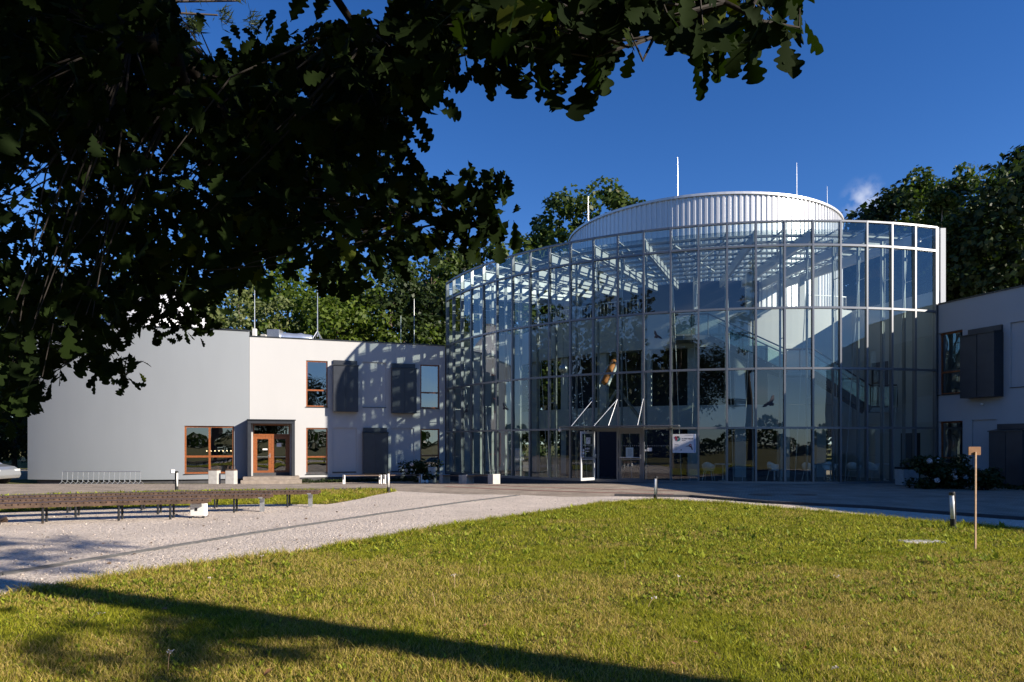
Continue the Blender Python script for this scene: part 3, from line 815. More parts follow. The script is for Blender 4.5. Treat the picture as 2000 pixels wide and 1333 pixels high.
# stair hung in the hall
ST = thing('hall_stair', 'steel stair with glass balustrade descending inside the glass hall', 'staircase', (12.5, 31.5, 3.0))
p0, p1, p2, p3 = Vector((9.25, 32.2, 6.80)), Vector((12.6, 31.35, 5.0)), Vector((13.75, 31.15, 5.0)), Vector((16.15, 30.75, 3.30))
side = Vector((0.24, 0.97, 0)).normalized() * 1.15
def flight(a, c, n):
    tr_ = MB()
    for k in range(n):
        q = a.lerp(c, (k + 0.5) / n); tr_.obox(q - side * 0.0 - Vector((0.15, 0, 0.02)), (0.30, 0, 0), side, (0, 0, 0.045))
    tr_.build('tread', M['steel'], ST)
    for sd in (0, 1):
        s_ = MB(); s_.beam(a + side * sd - Vector((0, 0, 0.12)), c + side * sd - Vector((0, 0, 0.12)), 0.05, 0.28); s_.build('stringer', M['steel_dark'], ST)
        h_ = MB(); h_.tube([a + side * sd + Vector((0, 0, 1.0)), c + side * sd + Vector((0, 0, 1.0))], 0.035, 8); h_.build('handrail', M['steel_dark'], ST)
        g_ = MB(); u = side * sd; g_.quad(a + u + Vector((0, 0, 0.08)), c + u + Vector((0, 0, 0.08)), c + u + Vector((0, 0, 0.92)), a + u + Vector((0, 0, 0.92))); g_.build('balustrade_glass', M['clear_glass'], ST)
flight(p0, p1, 11); flight(p2, p3, 10)
def landing(a, c):
    l_ = MB(); d_ = c - a; l_.obox(a - Vector((0, 0, 0.2)), d_, side, (0, 0, 0.2)); l_.build('landing', M['steel'], ST)
    h_ = MB(); h_.tube([a + Vector((0, 0, 1.0)), c + Vector((0, 0, 1.0))], 0.035, 8)
    for k in range(3):
        q = a.lerp(c, k / 2); h_.tube([q, q + Vector((0, 0, 1))], 0.022, 6)
    h_.build('handrail', M['steel_dark'], ST)
    g_ = MB(); g_.quad(a + Vector((0, 0.02, 0.08)), c + Vector((0, 0.02, 0.08)), c + Vector((0, 0.02, 0.92)), a + Vector((0, 0.02, 0.92))); g_.build('balustrade_glass', M['clear_glass'], ST)
landing(Vector((7.75, 32.55, 6.80)), p0); landing(p1, p2); landing(p3, Vector((17.3, 30.65, 3.30)))

# hanging exhibits
SH = thing('shuttle_model', 'hanging model of an orange rocket tank with two white boosters', 'model', P(1190, 725, 33))
ax0, ax1 = P(1181, 748, 32.6), P(1203, 700, 33.2); ax = (ax1 - ax0)
sdv = Vector((0.22, -0.05, 0.07))
b = MB(); b.tube([ax0 - ax * 0.05, ax0, ax0 + ax * 0.85, ax1 + ax * 0.05], [0.10, 0.17, 0.17, 0.03], 16); b.build('fuel_tank', M['orange'], SH, True)
for s in (-1, 1):
    b = MB(); q = ax0 + sdv * s * 1.05 - ax * 0.12
    b.tube([q - ax * 0.05, q, q + ax * 0.8, q + ax * 0.9], [0.10, 0.075, 0.075, 0.015], 12); b.build('booster', M['steel_white'], SH, True)
b = MB(); b.tube([ax1, Vector((ax1.x, ax1.y, 10.5))], 0.008, 5); b.build('wire', M['steel_dark'], SH)
BA = thing('satellite_model', 'round pale satellite ball hanging on a wire in the hall', 'model', P(1100, 722, 33))
q = P(1100, 721, 33)
b = MB(); b.lathe(q, [(0.23 * math.sin(a), -0.23 * math.cos(a)) for a in [0.05 + 3.04 * i / 14 for i in range(15)]], 20); b.build('ball', M['galv'], BA, True)
b = MB(); b.tube([q + Vector((0, 0, 0.2)), Vector((q.x, q.y, 10.5))], 0.008, 5); b.build('wire', M['steel_dark'], BA)
b = MB(); b.tube([q - Vector((0, 0, 0.2)), q - Vector((0, 0, 0.75))], 0.012, 5); b.build('antenna', M['steel_white'], BA)

# cafe chairs and tables behind the right-hand panes
def make_chair():
    r = thing('cafe_chair', 'white plastic cafe chair behind the glass', 'chair', (0, 0, 0), 'cafe chairs inside the hall')
    b = MB(); n = 14
    vs, fs = [], []
    for j, (rr, z) in enumerate(((0.22, 0.44), (0.29, 0.55), (0.30, 0.70), (0.29, 0.82))):
        for i in range(n + 1):
            a = -0.1 * PI + 1.2 * PI * i / n
            h = z if j < 3 else z - 0.16 * abs(math.cos(a)) ** 2
            vs.append((rr * math.cos(a), rr * math.sin(a), h))
    for j in range(3):
        for i in range(n): fs.append((j * (n + 1) + i, j * (n + 1) + i + 1, (j + 1) * (n + 1) + i + 1, (j + 1) * (n + 1) + i))
    b.add(vs, fs)
    o = b.build('backrest', M['white_paint'], r, True); s = o.modifiers.new('thick', 'SOLIDIFY'); s.thickness = 0.02
    b = MB(); b.lathe((0, 0, 0.42), [(0.20, 0), (0.24, 0.02), (0.23, 0.04)], 18); b.build('seat', M['white_paint'], r)
    for sx in (-1, 1):
        for sy in (-1, 1):
            b = MB(); b.tube([(0.15 * sx, 0.15 * sy, 0.43), (0.22 * sx, 0.22 * sy, 0)], 0.012, 6); b.build('leg', M['galv'], r)
    return r
def make_table():
    r = thing('cafe_table', 'small round cafe table behind the glass', 'table', (0, 0, 0), 'cafe tables inside the hall')
    b = MB(); b.lathe((0, 0, 0.71), [(0.36, 0), (0.37, 0.015), (0.36, 0.03)], 28); b.build('table_top', M['paper'], r)
    b = MB(); b.lathe((0, 0, 0.03), [(0.05, 0), (0.025, 0.06), (0.025, 0.68)], 12); b.build('stem', M['galv'], r)
    b = MB(); b.lathe((0, 0, 0.0), [(0.22, 0), (0.22, 0.015), (0.06, 0.035)], 20); b.build('base', M['galv'], r)
    return r
chair_sp = [(1384, 30.4, 2.6, 'white cafe chair turned sideways behind the fourth pane right of the poster board'), (1512, 30.6, 0.5, 'white cafe chair with open round back below the bird sticker'),
            (1580, 30.2, 2.3, 'white cafe chair tilted beside the lone table with a centrepiece'), (1620, 30.9, -0.4, 'white cafe chair tucked behind the table with a centrepiece'),
            (1668, 30.3, 2.4, 'white cafe chair seen edge on between the two right-hand tables'), (1704, 30.8, 0.2, 'white cafe chair farthest right, near the side door')]
chair0 = make_chair()
for k, (px, Y, rz, lb) in enumerate(chair_sp):
    o = chair0 if k == 0 else dup(chair0, (0, 0, 0))
    o.location = ((px - 1000) / F * Y, Y, 0.04); o.rotation_euler = (0, 0, rz); o["label"] = lb
table_sp = [(1412, 30.2, 'round cafe table nearest the entrance, with a candle stick'), (1622, 29.9, 'round cafe table carrying a small centrepiece'), (1728, 30.3, 'round cafe table farthest right inside the glass')]
table0 = make_table()
for k, (px, Y, lb) in enumerate(table_sp):
    o = table0 if k == 0 else dup(table0, (0, 0, 0))
    o.location = ((px - 1000) / F * Y, Y, 0.04); o["label"] = lb

# lightning rods
def rod(px, ytop, ybot, Y, r, lb, m='galv'):
    t, q = P(px, ytop, Y), P(px, ybot, Y)
    o = MB().tube([q, q.lerp(t, 0.6), t], [r, r * 0.9, r * 0.45], 6).build('lightning_rod', M[m])
    tag(o, lb, 'lightning rod', 'lightning rods on the roofs')
rod(1323.5, 308, 395, 41, 0.022, 'tall lightning rod on the drum, straight above the poster board')
rod(1556, 318, 394, 41, 0.022, 'lightning rod on the right half of the drum rim')
rod(1615.5, 364, 415, 44, 0.02, 'short lightning rod at the far right of the drum')
rod(1149, 384, 470, 44, 0.02, 'lightning rod left of the drum in front of the round tree')
rod(783, 617, 690, 40.5, 0.02, 'short lightning rod on the white wing nearest the glass, left of the taller one')
rod(809, 584, 690, 41, 0.02, 'tall thin lightning rod on the white wing nearest the glass')
rod(171, 588, 650, 41, 0.018, 'lightning rod left of the white dome')

# ------------------------------------------------------------------ wings with window openings
def wall_grid(mb, path, nrm, us, z0, z1, ops, depth=0.16):
    """outer skin with holes + reveals. path(u) -> Vector, ops = (u0,u1,za,zb)"""
    U = sorted(set([round(u, 4) for u in us] + [round(o[k], 4) for o in ops for k in (0, 1)]))
    ZZ = sorted(set([z0, z1] + [round(o[k], 4) for o in ops for k in (2, 3)]))
    for a, c in zip(U[:-1], U[1:]):
        for e, g in zip(ZZ[:-1], ZZ[1:]):
            um, zm = (a + c) / 2, (e + g) / 2
            if any(o[0] < um < o[1] and o[2] < zm < o[3] for o in ops): continue
            pa, pc = path(a), path(c)
            mb.quad((pa.x, pa.y, e), (pc.x, pc.y, e), (pc.x, pc.y, g), (pa.x, pa.y, g))
    for o in ops:
        pa, pc = path(o[0]), path(o[1]); n = nrm((o[0] + o[1]) / 2) * (o[4] if len(o) > 4 else depth)
        ia, ic = pa - n, pc - n
        A = [(pa.x, pa.y, o[2]), (pc.x, pc.y, o[2]), (pc.x, pc.y, o[3]), (pa.x, pa.y, o[3])]
        B = [(ia.x, ia.y, o[2]), (ic.x, ic.y, o[2]), (ic.x, ic.y, o[3]), (ia.x, ia.y, o[3])]
        for k in range(4):
            k2 = (k + 1) % 4
            mb.quad(A[k], A[k2], B[k2], B[k])

class Wall:
    def __init__(s, A, T): s.A, s.T = Vector(A), Vector(T).normalized(); s.N = Vector((s.T.y, -s.T.x, 0))
    def path(s, u): return s.A + s.T * u
    def nrm(s, u): return s.N
    def uz(s, px, py):
        k = (px - 1000) / F      # X = k Y
        u = (k * s.A.y - s.A.x) / (s.T.x - k * s.T.y)
        Y = s.A.y + s.T.y * u
        return u, EYE + (HZ - py) / F * Y
    def rect(s, x0, x1, y0, y1, swap=False):
        u0, za = s.uz(x0, y1); u1, zb = s.uz(x1, y0)
        u0b, za2 = s.uz(x0, y0); 
        if u0 > u1: u0, u1 = u1, u0
        return [u0, u1, (za + s.uz(x1, y1)[1]) / 2, (zb + s.uz(x0, y0)[1]) / 2]

def window(w, r, parent, depth=0.12, transom=None, mull=None, name='window', frame=None, fw=0.07):
    """timber window set back in its opening: frame with glazing bars > pane, sill"""
    frame = frame or M['wood']
    u0, u1, za, zb = r[:4]; n = w.nrm((u0 + u1) / 2)
    T = (w.path(u1) - w.path(u0)).normalized()
    o = w.path(u0) - n * depth
    at = lambda u, z, d=0.0: o + T * (u - u0) + n * d + Vector((0, 0, z))
    f = MB()
    f.obox(at(u0, za), T * fw, n * 0.06, (0, 0, zb - za)); f.obox(at(u1 - fw, za), T * fw, n * 0.06, (0, 0, zb - za))
    f.obox(at(u0 + fw, za), T * (u1 - u0 - 2 * fw), n * 0.06, (0, 0, fw)); f.obox(at(u0 + fw, zb - fw), T * (u1 - u0 - 2 * fw), n * 0.06, (0, 0, fw))
    if transom: f.obox(at(u0 + fw, transom - fw * .6), T * (u1 - u0 - 2 * fw), n * 0.062, (0, 0, fw * 1.2))
    if mull:
        for m_ in mull: f.obox(at(m_ - fw * .6, za + fw), T * fw * 1.2, n * 0.058, (0, 0, zb - za - 2 * fw))
    fo = f.build(name, frame, parent)
    g = MB(); g.quad(at(u0 + fw, za + fw, 0.03), at(u1 - fw, za + fw, 0.03), at(u1 - fw, zb - fw, 0.03), at(u0 + fw, zb - fw, 0.03)); g.build('pane', M['win_glass'], fo)
    s = MB(); s.obox(at(u0 - 0.02, za - 0.035, 0.02), T * (u1 - u0 + 0.04), n * (depth + 0.03), (0, 0, 0.033)); s.build('sill', M['roof_trim'], fo)
    return fo

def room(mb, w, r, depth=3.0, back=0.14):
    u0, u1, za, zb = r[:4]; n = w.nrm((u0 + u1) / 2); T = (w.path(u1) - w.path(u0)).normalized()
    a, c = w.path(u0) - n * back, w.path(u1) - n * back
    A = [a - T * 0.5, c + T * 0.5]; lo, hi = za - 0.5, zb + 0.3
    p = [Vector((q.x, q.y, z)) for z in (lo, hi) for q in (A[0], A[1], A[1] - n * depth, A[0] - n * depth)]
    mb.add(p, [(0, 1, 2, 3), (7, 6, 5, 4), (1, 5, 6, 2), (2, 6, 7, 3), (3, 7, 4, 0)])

def bay_box(w, r, parent, out=0.42, cap=0.32):
    """dark sheet-metal box window: shallow head above, deeper body below with standing seams and a sloped drip cap"""
    u0, u1, za, zb = r[:4]; n = w.nrm(0); T = w.T
    at = lambda u, z, d=0.0: w.path(u) + n * d + Vector((0, 0, z))
    b = MB(); zc = zb - cap
    b.obox(at(u0, za), T * (u1 - u0), n * out, (0, 0, zc - za))
    bo = b.build('bay_box', M['anthracite'], parent)
    b = MB(); b.obox(at(u0 + 0.02, zc + 0.001), T * (u1 - u0 - 0.04), n * 0.10, (0, 0, cap)); b.build('head_panel', M['anthracite'], bo)
    b = MB()
    e = 0.03
    v = [at(u0 - e, zc + 0.002, 0.1), at(u1 + e, zc + 0.002, 0.1), at(u1 + e, zc + 0.002, out + 0.05), at(u0 - e, zc + 0.002, out + 0.05),
         at(u0 - e, zc + 0.10, 0.1), at(u1 + e, zc + 0.10, 0.1), at(u1 + e, zc + 0.035, out + 0.05), at(u0 - e, zc + 0.035, out + 0.05)]
    b.add(v, [(0, 3, 2, 1), (4, 5, 6, 7), (0, 1, 5, 4), (1, 2, 6, 5), (2, 3, 7, 6), (3, 0, 4, 7)]); b.build('drip_cap', M['roof_trim'], bo)
    b = MB(); um = (u0 + u1) / 2
    b.obox(at(um - 0.012, za + 0.01, out), T * 0.024, n * 0.02, (0, 0, zc - za - 0.02)); b.build('seam', M['anthracite'], bo)
    return bo

def niche(w, r, parent, m):
    u0, u1, za, zb = r[:4]; n = w.nrm(0)
    a, c = w.path(u0) - n * 0.07, w.path(u1) - n * 0.07
    b = MB(); b.obox((a.x, a.y, za), c - a, -n * 0.03, (0, 0, zb - za)); o = b.build('blank_panel', m, parent)
    s = MB(); s.obox(w.path(u0) - n * 0.069 + Vector((0, 0, za + 0.001)), w.T * (u1 - u0), n * 0.10, (0, 0, 0.03)); s.build('sill', M['roof_trim'], o)
    return o

# ---- white wing, left of the glass
WW = Wall(LW_B, LT); WL = (LW_A - LW_B).length
LWZ = 7.30
LWG = thing('white_wing', 'white two storey wing with timber windows and dark box windows left of the glass', 'building', (-9, 38, 0))
w_up1, w_up2 = WW.rect(598, 640, 705, 795), WW.rect(821, 858, 713, 798)
w_lo1, w_lo2 = WW.rect(598, 640, 836, 926), WW.rect(821, 858, 838, 921)
n1, n2, n3 = WW.rect(708, 754, 708, 797), WW.rect(649, 696, 836, 924), WW.rect(764, 809, 837, 922)
bb1, bb2, bb3 = WW.rect(650, 698, 705, 805), WW.rect(764, 811, 711, 808), WW.rect(708, 756, 836, 924)
dr = WW.rect(494, 566, 829, 934)
ops = [w_up1, w_up2, w_lo1, w_lo2, dr + [0.25]] + [n_ + [0.07] for n_ in (n1, n2, n3)]
for o in ops: o[2] = max(o[2], -0.3)
b = MB(); wall_grid(b, WW.path, WW.nrm, [0, WL], 0.12, LWZ, ops)
pl = WW.path(0) + Vector((0, 0, 0))
back = -LN * 9.0
a, c = WW.path(0), WW.path(WL)
b.quad((c.x, c.y, 0.12), tuple(c + back + Vector((0, 0, 0.12))), tuple(c + back + Vector((0, 0, LWZ))), (c.x, c.y, LWZ))
b.quad(tuple(c + back + Vector((0, 0, 0.12))), tuple(a + back + Vector((0, 0, 0.12))), tuple(a + back + Vector((0, 0, LWZ))), tuple(c + back + Vector((0, 0, LWZ))))
b.build('wall', M['white_wall'], LWG)
b = MB(); b.prism([tuple(q.xy) for q in (a + Vector((0, 0, 0)) - LN * 0.02, c - LN * 0.02, c + back, a + back)], LWZ - 0.25, LWZ - 0.02); b.build('roof', M['roof_trim'], LWG)
b = MB(); b.obox(a + LN * 0.04 + Vector((0, 0, LWZ)), LT * WL, -LN * 0.34, (0, 0, 0.055)); b.build('roof_trim', M['roof_trim'], LWG)
b = MB(); b.obox(a - LN * 0.06 + Vector((0, 0, -0.7)), LT * WL, -LN * 0.3, (0, 0, 0.83)); b.build('plinth', M['plinth'], LWG)
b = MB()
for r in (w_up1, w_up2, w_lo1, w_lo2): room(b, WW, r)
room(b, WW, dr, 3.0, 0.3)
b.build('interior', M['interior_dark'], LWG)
for r in (w_up1, w_up2): window(WW, r, LWG, transom=r[2] + (r[3] - r[2]) * 0.36)
for r in (w_lo1, w_lo2): window(WW, r, LWG, transom=r[2] + (r[3] - r[2]) * 0.37)
for r in (n1, n2, n3): niche(WW, r, LWG, M['white_wall'])
for r in (bb1, bb2): bay_box(WW, r, LWG)
bay_box(WW, bb3, LWG)
# portal and double timber door
o = WW.path(dr[0] - 0.14); pw = dr[1] - dr[0] + 0.28; zt = dr[3] + 0.02
b = MB()
for u in (-0.1, pw - 0.06): b.obox(o + LT * u + Vector((0, 0, -0.3)) - LN * 0.1, LT * 0.16, LN * 0.82, (0, 0, zt + 0.3))
b.obox(o - LT * 0.1 - LN * 0.1 + Vector((0, 0, zt + 0.001)), LT * (pw + 0.2), LN * 0.84, (0, 0, 0.16)); PT = b.build('door_portal', M['anthracite'], LWG)
b = MB(); b.obox(o - LT * 0.14 - LN * 0.05 + Vector((0, 0, zt + 0.163)), LT * (pw + 0.28), LN * 0.86, (0, 0, 0.05)); b.build('portal_roof', M['roof_trim'], PT)
zb_ = -0.02
n = LN; base = WW.path(dr[0]) - n * 0.22; T = LT; W_ = dr[1] - dr[0]; H_ = dr[3]
b = MB(); b.obox(base + Vector((0, 0, H_ - 0.62)), T * W_, n * 0.06, (0, 0, 0.10)); b.obox(base + Vector((0, 0, H_ - 0.07)), T * W_, n * 0.06, (0, 0, 0.07))
b.obox(base + Vector((0, 0, zb_)), T * 0.06, n * 0.06, (0, 0, H_)); b.obox(base + T * (W_ - 0.06) + Vector((0, 0, zb_)), T * 0.06, n * 0.06, (0, 0, H_))
DF = b.build('door_frame', M['wood'], LWG)
b = MB(); b.quad(base + n * 0.03 + T * 0.06 + Vector((0, 0, H_ - 0.52)), base + n * 0.03 + T * (W_ - 0.06) + Vector((0, 0, H_ - 0.52)), base + n * 0.03 + T * (W_ - 0.06) + Vector((0, 0, H_ - 0.07)), base + n * 0.03 + T * 0.06 + Vector((0, 0, H_ - 0.07))); b.build('fanlight', M['win_glass'], DF)
for k in (0, 1):
    lw = (W_ - 0.12) / 2; o = base + T * (0.06 + lw * k) + n * 0.008; hh = H_ - 0.63 - zb_
    b = MB(); s = 0.15
    b.obox(o + Vector((0, 0, zb_)), T * s, n * 0.05, (0, 0, hh)); b.obox(o + T * (lw - s - 0.004) + Vector((0, 0, zb_)), T * s, n * 0.05, (0, 0, hh))
    b.obox(o + T * s + Vector((0, 0, zb_)), T * (lw - 2 * s), n * 0.05, (0, 0, 0.26)); b.obox(o + T * s + Vector((0, 0, zb_ + hh - 0.16)), T * (lw - 2 * s), n * 0.05, (0, 0, 0.16))
    d_ = b.build('door', M['wood'], LWG)
    b = MB(); q = o + n * 0.02; b.quad(q + T * s + Vector((0, 0, zb_ + 0.26)), q + T * (lw - s) + Vector((0, 0, zb_ + 0.26)), q + T * (lw - s) + Vector((0, 0, zb_ + hh - 0.16)), q + T * s + Vector((0, 0, zb_ + hh - 0.16))); b.build('pane', M['win_glass'], d_)
    b = MB(); b.obox(o + T * s + n * 0.05 + Vector((0, 0, zb_ + 0.98)), T * (lw - 2 * s), n * 0.02, (0, 0, 0.02)); b.build('push_bar', M['galv'], d_)
    if k == 0:
        b = MB(); q = o + T * (lw - 0.1) + n * 0.05 + Vector((0, 0, zb_ + 0.95)); b.obox(q, T * 0.04, n * 0.012, (0, 0, 0.22)); b.tube([q + T * 0.02 + Vector((0, 0, 0.12)), q + T * 0.02 + n * 0.06 + Vector((0, 0, 0.12)), q - T * 0.09 + n * 0.06 + Vector((0, 0, 0.12))], 0.012, 6); b.build('handle', M['galv'], d_)
    b = MB(); q = o + n * 0.024 + T * (0.42 - 0.16 * k) + Vector((0, 0, zb_ + (1.35 if k == 0 else 1.52))); b.obox(q, T * 0.24, n * 0.002, (0, 0, 0.08 if k == 0 else 0.2)); b.build('notice', M['sticker'], d_)
o = WW.path(dr[0] - 0.45); b = MB()
b.obox(o + LN * 0.0 + Vector((0, 0, -0.7)), LT * (W_ + 0.9), LN * 1.25, (0, 0, 0.67)); b.obox(o + LN * 1.2501 - LT * 0.1 + Vector((0, 0, -0.7)), LT * (W_ + 1.1), LN * 0.35, (0, 0, 0.52))
tag(b.build('door_steps', M['step'], None, bevel=0.015), 'low concrete steps below the timber double door', 'steps')

# ---- grey wing, gently curved
gx = [(54, 34.95), (160, 34.62), (266, 34.5), (380, 34.95), (487, 35.88)]
gpts = [Vector(((px - 1000) / F * Y, Y, 0)) for px, Y in gx]
# circle through first, middle, last
def circ(a, b_, c):
    A = Matrix(((b_.x - a.x, b_.y - a.y), (c.x - a.x, c.y - a.y)))
    rhs = Vector(((b_.xy.length_squared - a.xy.length_squared) / 2, (c.xy.length_squared - a.xy.length_squared) / 2))
    s = A.inverted() @ rhs
    return s, (a.xy - s).length
gc, gr = circ(gpts[0], gpts[2], gpts[4])
class Arc:
    def __init__(s, c, r, a0, a1): s.c, s.r, s.a0, s.L = c, r, a0, r * (a1 - a0)
    def ang(s, u): return s.a0 + u / s.r
    def path(s, u): a = s.ang(u); return Vector((s.c.x + s.r * math.sin(a), s.c.y - s.r * math.cos(a), 0))
    def nrm(s, u): a = s.ang(u); return Vector((math.sin(a), -math.cos(a), 0))
    def uz(s, px, py):
        k = (px - 1000) / F; best = min((i * s.L / 800 for i in range(-40, 841)), key=lambda u: abs(s.path(u).x / s.path(u).y - k))
        return best, EYE + (HZ - py) / F * s.path(best).y
angf = lambda p: math.atan2(p.x - gc.x, gc.y - p.y)
GA = Arc(gc, gr, angf(gpts[0]), angf(gpts[4]))
GZ = 7.58
GW = thing('grey_wing', 'grey rendered curved wing with one large timber window at its foot', 'building', (-19, 37, 0))
u0, zb2 = GA.uz(360, 832); u1, za2 = GA.uz(457, 925)
gwin = [u0, u1, za2, zb2]
b = MB(); wall_grid(b, GA.path, GA.nrm, [GA.L * i / 72 for i in range(73)], -0.16, GZ, [gwin])
e0, e1 = GA.path(0), GA.path(GA.L)
k0, k1 = e0 + Vector((-0.6, 9, 0)), e1 + Vector((-2.5, 8.5, 0))
for p, q in ((e1, k1), (k1, k0), (k0, e0)): b.quad((p.x, p.y, -0.16), (q.x, q.y, -0.16), (q.x, q.y, GZ), (p.x, p.y, GZ))
b.build('wall', M['gray_wall'], GW)
arc = [GA.path(GA.L * i / 24) for i in range(25)]
b = MB(); b.prism([tuple((p - GA.nrm(0) * 0.02).xy) for p in arc] + [tuple(k1.xy), tuple(k0.xy)], GZ - 0.25, GZ - 0.02); b.build('roof', M['roof_trim'], GW)
b = MB()
for i in range(24): 
    p, q = arc[i], arc[i + 1]; b.beam(p + Vector((0, 0, GZ + 0.025)), q + Vector((0, 0, GZ + 0.025)), 0.14, 0.05)
b.beam(e1 + Vector((0, 0, GZ + 0.026)), k1 + Vector((0, 0, GZ + 0.026)), 0.14, 0.05); b.build('roof_trim', M['roof_trim'], GW)
b = MB()
for i in range(1, 24):
    p, q = arc[i], arc[i + 1]; nn = GA.nrm(GA.L * (i + .5) / 24) * 0.12
    b.obox(p - nn + Vector((0, 0, -0.8)), q - p, -nn, (0, 0, 0.65))
b.build('plinth', M['plinth'], GW)
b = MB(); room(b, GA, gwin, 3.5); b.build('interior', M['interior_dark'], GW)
uu = (u0 + u1) / 2
fo = window(GA, gwin, GW, transom=za2 + (zb2 - za2) * 0.36, mull=[uu], fw=0.085)
b = MB(); nn = GA.nrm(uu); q = GA.path(u0 + 0.9) - nn * 1.4; tt = (GA.path(u1) - GA.path(u0)).normalized()
for i in range(9): b.lathe(q + tt * (0.0 + 0.2 * i) + Vector((0, 0, 1.28)), [(0.01, -0.035), (0.035, 0), (0.01, 0.035)], 8)
b.build('lamp_row', M['lamp'], GW)
b = MB(); b.obox(GA.path(u0 - 0.62) + GA.nrm(u0) * 0.002 + Vector((0, 0, 0.18)), tt * 0.18, GA.nrm(u0) * 0.03, (0, 0, 0.17)); b.build('wall_socket', M['sticker'], GW)

# observatory dome on the grey roof
DM = thing('observatory_dome', 'white observatory dome behind the roof edge of the grey wing', 'dome', (-20.9, 40.3, 7.4))
q = Vector((-20.9, 40.3, 7.2)); rr = 3.05
b = MB(); b.lathe(q, [(rr, 0), (rr, 0.7)] + [(rr * math.cos(a), 0.7 + rr * math.sin(a)) for a in [PI / 2 * i / 12 for i in range(1, 12)]] + [(0.1, 0.7 + rr)], 48); b.build('shell', M['dome'], DM, True)
b = MB()
for s in (-1, 1):
    pts = [q + Vector((0.5 * s, -math.cos(a) * (rr + 0.03), 0.7 + math.sin(a) * (rr + 0.03))) for a in [PI / 2 * i / 10 for i in range(11)]]
    b.tube(pts, 0.06, 6)
b.build('shutter_rail', M['galv'], DM)
b = MB(); b.box(q.x + 0.1, q.x + 0.75, q.y - rr - 0.35, q.y - rr + 0.4, 7.4, 8.35); b.build('hatch', M['steel'], DM)

# roof kit on the white wing
def wpos(px, back_): u, _ = WW.uz(px, 700); return WW.path(u) - LN * back_
q = wpos(497, 0.5)
b = MB(); b.box(q.x - 0.09, q.x + 0.09, q.y - 0.1, q.y + 0.1, LWZ - 0.05, LWZ + 0.5)
RB = thing('antenna_box', 'small white antenna box with a thin mast at the roof corner', 'antenna', tuple(q + Vector((0, 0, LWZ))))
b.build('box', M['white_paint'], RB); b = MB(); b.tube([q + Vector((0, 0, LWZ + 0.5)), q + Vector((0, 0, LWZ + 2.75))], [0.025, 0.012], 6); b.build('mast', M['galv'], RB)
q = wpos(515, 0.5); tag(MB().box(q.x - 0.14, q.x + 0.14, q.y - 0.12, q.y + 0.12, LWZ - 0.03, LWZ + 0.22).build('vent_box', M['concrete'], None, bevel=0.02), 'small pale vent box on the roof beside the antenna box', 'vent')
q = wpos(532, 1.0); q2 = wpos(614, 1.0)
DU = thing('ventilation_duct', 'silver foil wrapped ventilation duct lying on the white wing roof', 'duct', tuple(q + Vector((0, 0, LWZ))))
b = MB(); pts = [q.lerp(q2, i / 10) + Vector((0, 0, LWZ + 0.17 + 0.02 * math.sin(i * 2.1))) for i in range(11)]
b.tube(pts, [0.26, 0.29, 0.27, 0.29, 0.26, 0.28, 0.27, 0.29, 0.27, 0.25, 0.2], 12); b.build('pipe', M['foil'], DU, True)
b = MB(); b.box(q.x - 0.18, q.x + 0.5, q.y - 0.35, q.y + 0.3, LWZ - 0.05, LWZ + 0.55); b.build('end_box', M['galv'], DU, bevel=0.02)
q = wpos(622, 0.8)
MA = thing('roof_mast', 'tripod mast with tall thin pole on the white wing roof', 'antenna', tuple(q + Vector((0, 0, LWZ))))
b = MB(); b.tube([q + Vector((0, 0, LWZ + 0.3)), q + Vector((0, 0, LWZ + 3.4))], [0.035, 0.018], 8); b.build('pole', M['galv'], MA)
for k in range(4):
    a = PI / 4 + k * PI / 2; b = MB(); b.tube([q + Vector((0, 0, LWZ + 0.62)), q + Vector((0.42 * math.cos(a), 0.42 * math.sin(a), LWZ - 0.02))], 0.022, 6); b.build('leg', M['galv'], MA)

# ---- right wing
RWZ = 7.60
RWW = Wall(RW_A, RT)
RWL = 25.5
RG = thing('shaded_wing', 'white wing in shade right of the glass with dark box windows', 'building', (21, 26, 0))
def rr4(x0, x1, y0, y1):
    return RWW.rect(x0, x1, y0, y1)
rw_up, rw_lo = rr4(1833, 1880, 648, 770), rr4(1833, 1880, 823, 935)
rb1 = rr4(1893, 1960, 640, 777); rb2 = rr4(1950, 2016, 828, 965)
rn1 = rr4(1973, 2022, 627, 757); rn2 = rr4(1898, 1946, 820, 938)
ops = [rw_up + [0.2], rw_lo + [0.2], rn1 + [0.08], rn2 + [0.08]]
extra = []
for k in range(3):
    s = 5.2 + 5.0 * k
    extra.append([rw_up[0] + s, rw_up[1] + s, rw_up[2], rw_up[3]]); extra.append([rw_lo[0] + s, rw_lo[1] + s, rw_lo[2], rw_lo[3]])
b = MB(); wall_grid(b, RWW.path, RWW.nrm, [0, RWL], 0.0, RWZ, ops + [e + [0.2] for e in extra])
a, c = RWW.path(0), RWW.path(RWL); back = -RN * 9
for p, q in ((c, c + back), (c + back, a + back), (a + back, a)): b.quad((p.x, p.y, 0), (q.x, q.y, 0), (q.x, q.y, RWZ), (p.x, p.y, RWZ))
b.build('wall', M['white_wall'], RG)
b = MB(); b.prism([tuple((q - RN * 0.02).xy) for q in (a, c)] + [tuple((c + back).xy), tuple((a + back).xy)], RWZ - 0.25, RWZ - 0.02); b.build('roof', M['roof_trim'], RG)
b = MB(); b.obox(a + RN * 0.04 + Vector((0, 0, RWZ)), RT * RWL, -RN * 0.34, (0, 0, 0.055)); b.build('roof_trim', M['roof_trim'], RG)
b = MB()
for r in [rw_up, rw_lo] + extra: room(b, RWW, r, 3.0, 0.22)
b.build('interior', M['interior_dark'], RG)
for r in [rw_up, rw_lo] + extra: window(RWW, r, RG, 0.2, transom=r[2] + (r[3] - r[2]) * 0.36)
